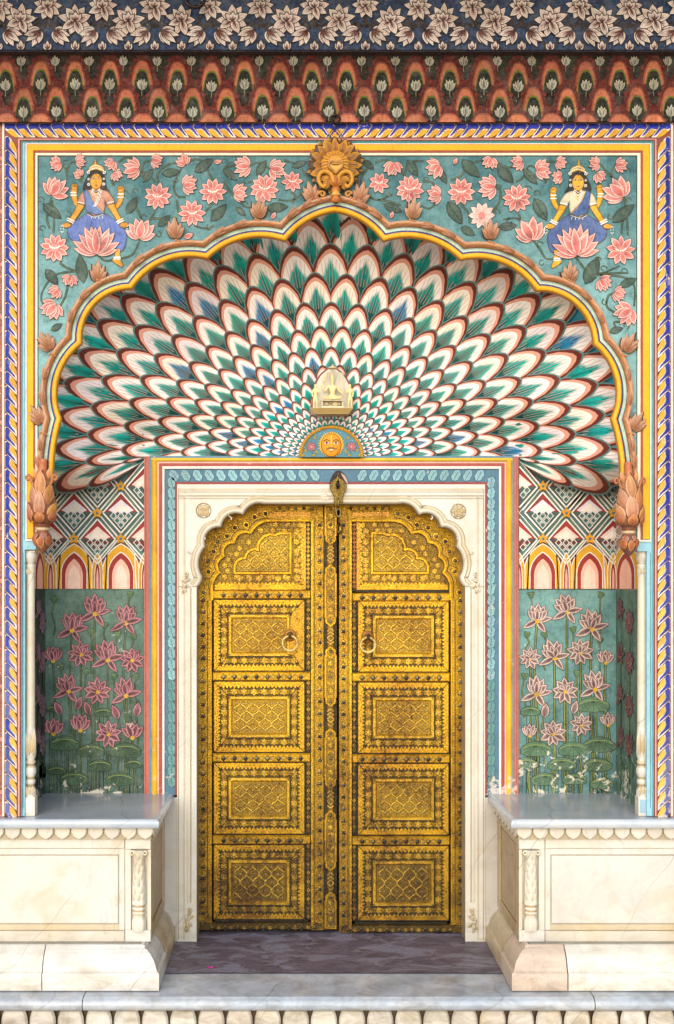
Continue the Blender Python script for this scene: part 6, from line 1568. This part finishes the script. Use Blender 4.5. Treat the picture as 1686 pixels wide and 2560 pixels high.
    lathe(g, xc-s*.006, cy, [(.034, h0), (.036, h0+.02), (.035, h0+.05), (.026, h0+.075), (.033, h0+.082, 'e0c998'), (.033, h0+.09), (.025, h0+.097, 'c7a565'), (.032, h0+.105), (.031, h0+.113), (.024, h0+.12, 'c7a565'), (.034, h0+.128), (.035, h0+.133), (.033, h0+.15), (.033, h0+.22), (.029, h0+.32), (.025, h0+H-.05), (.028, h0+H-.025), (.036, h0+H-.008), (.038, h0+H)], 'f4ecda', 20, 7, .10, 0, True)
    for j in range(7):
        for dx in ((-.016, .016) if j % 2 else (0, -.024, .024)):
            zz = h0+.15+j*.034; rad = .033-.0009*j
            mc = lambda a, b, h=0, zz=zz: (xc-s*.006+a*.001, cy-math.sqrt(max(0, rad**2-(a*.001)**2))-h, zz-b*.001)
            petal(g, mc, dx*1000, 0, 90, 46, 17, .001, 'f6f0e0', 'e6d6b4', None, hc=.004, n=5)
    for q in (-1, 1): torus(g, (xc-s*.006+q*.032, cy-.022, zb1-.071), .009, .005, 'f0e4c8', n=14, k=6)
    g.build('corner_pilaster', M_MARBLE, t)
    # stepped plinth in separate blocks
    prof = [(0, .001), (0, .082), (-.004, .086), (-.010, .088), (-.014, .098), (-.026, .135), (-.046, .160), (-.050, .166), (-.060, .170), (-.062, .178), (-.078, .180), (-.080, .196), (-.10, .196)]
    cuts = (xi_p+s*.235, xi_p+s*.24) if s < 0 else (xi_p+s*.27, xi_p+s*.275)
    cols = [('f4f0ea', 'f0e9dc'), ('ead4c0', 'f6efe0')][0 if s < 0 else 1]
    cuts = (xi_p+s*.568, xi_p+s*.572) if s < 0 else cuts
    yj = .16
    for nm, pth, c in (('plinth_block', [(cuts[0], yf_p), (xi_p, yf_p), (xi_p, yj)], cols[0]), ('plinth_block', [(xo, yf_p), (cuts[1], yf_p)], cols[1]), ('plinth_block', [(xi_p, yj+.003), (xi_p, yw-.0)], 'd6c2a0')):
        g = G(); pth = pth if s < 0 else pth[::-1]
        sweep(g, pth, prof, c, True)
        for endp in (0, -1):
            p = pth[endp]; q = pth[1] if endp == 0 else pth[-2]; dx, dy = (q[0]-p[0], q[1]-p[1]) if endp == 0 else (p[0]-q[0], p[1]-q[1]); l = math.hypot(dx, dy); n_ = (dy/l, -dx/l)
            g.face([(p[0]+n_[0]*o, p[1]+n_[1]*o, z) for o, z in prof]+[(p[0]-n_[0]*.10, p[1]-n_[1]*.10, .001)], '8a7048')
        g.build(nm, M_MWARM if c != cols[1] else M_MARBLE, t, 'pinkish plinth block at the corner' if s > 0 and c == cols[0] else None)
bench(-1, 'white marble bench left of the door, its front panel crossed by long diagonal veins'); bench(1, 'white marble bench right of the door, its plinth with a pinkish corner block')
# ------------------------------------------------------------------ marble step with bulbous frieze
step = thing('marble_step', 'pale grey marble step with rounded nosing and scalloped frieze below the doors', 'step', (.2, -.25, -.3))
zt = -.004; yfr = -.232
ng = [(-.03, zt-.062), (-.004, zt-.062), (.006, zt-.055), (.012, zt-.042), (.012, zt-.030), (.006, zt-.016), (-.002, zt-.009), (-.012, zt-.006), (-.016, zt-.001), (-.02, zt)]
xs_ = [-2.6, P(207, 0, yfr)[0], P(1487, 0, yfr)[0], 3.2]
for a, b in zip(xs_, xs_[1:]):
    g = G(); a += .002; b -= .002
    sweep(g, [(a, yfr), (b, yfr)], ng, jit('f2f2f2', .03), True)
    g.face([(a, yfr+.02, zt), (b, yfr+.02, zt), (b, .102, zt), (a, .102, zt)], jit('f2f2f2', .03))
    for x in (a, b): g.face([(x, yfr-o, z) for o, z in ng]+[(x, yfr+.02, zt-.062)], '6a6458')
    g.build('tread_slab', M_MTOP, step)
g = G(); box(g, -2.6, 3.2, yfr+.05, .6, -.62, zt-.0625, '6e5c46')
yb2 = yfr+.05; p_ = .1355; x = P(-2, 0, yfr)[0]-6*p_*2
while x < 3.0:
    pts = [(.30, 0), (.70, 0), (.86, -.018), (.94, -.045), (.96, -.075), (.90, -.11), (.74, -.14), (.5, -.158), (.26, -.14), (.10, -.11), (.04, -.075), (.06, -.045), (.14, -.018)]
    pts = [(.16, 0), (.84, 0), (.90, -.014), (.955, -.04), (.97, -.066), (.93, -.095), (.82, -.125), (.5, -.16), (.18, -.125), (.07, -.095), (.03, -.066), (.045, -.04), (.10, -.014)]
    f = lambda a, b, h: (x+a*p_, yb2-h, zt-.064+b)
    A = [f(a, b, 0) for a, b in pts]; B = [f(a, b, .022) for a, b in pts]; T = [f(.5+(a-.5)*.86, -.07+(b+.07)*.88, .034) for a, b in pts]; c = jit('f0e9dc', .05)
    for k in range(len(pts)):
        q = (k+1) % len(pts); g.face([A[k], A[q], B[q], B[k]], '7a6244'); g.face([B[k], B[q], T[q], T[k]], c, True)
    g.face(T, c); x += p_
g.build('scallop_frieze', M_MWARM, step)
fp = thing('flower_petal', 'tiny magenta flower petal lying on the dark threshold stone', 'petal', (P(527, 2418, .16)[0], .16, .002))
g = G(); c = ORG[fp.name]
g.grid([[(c[0]+.012*(i-2)*.5, c[1]+.009*(j-1)*(1-.2*abs(i-2)), .004+.004*abs(i-2)*.5+.002*j) for j in range(3)] for i in range(5)], 'c2188a', True); g.build('petal_blade', M_PAINT, fp)
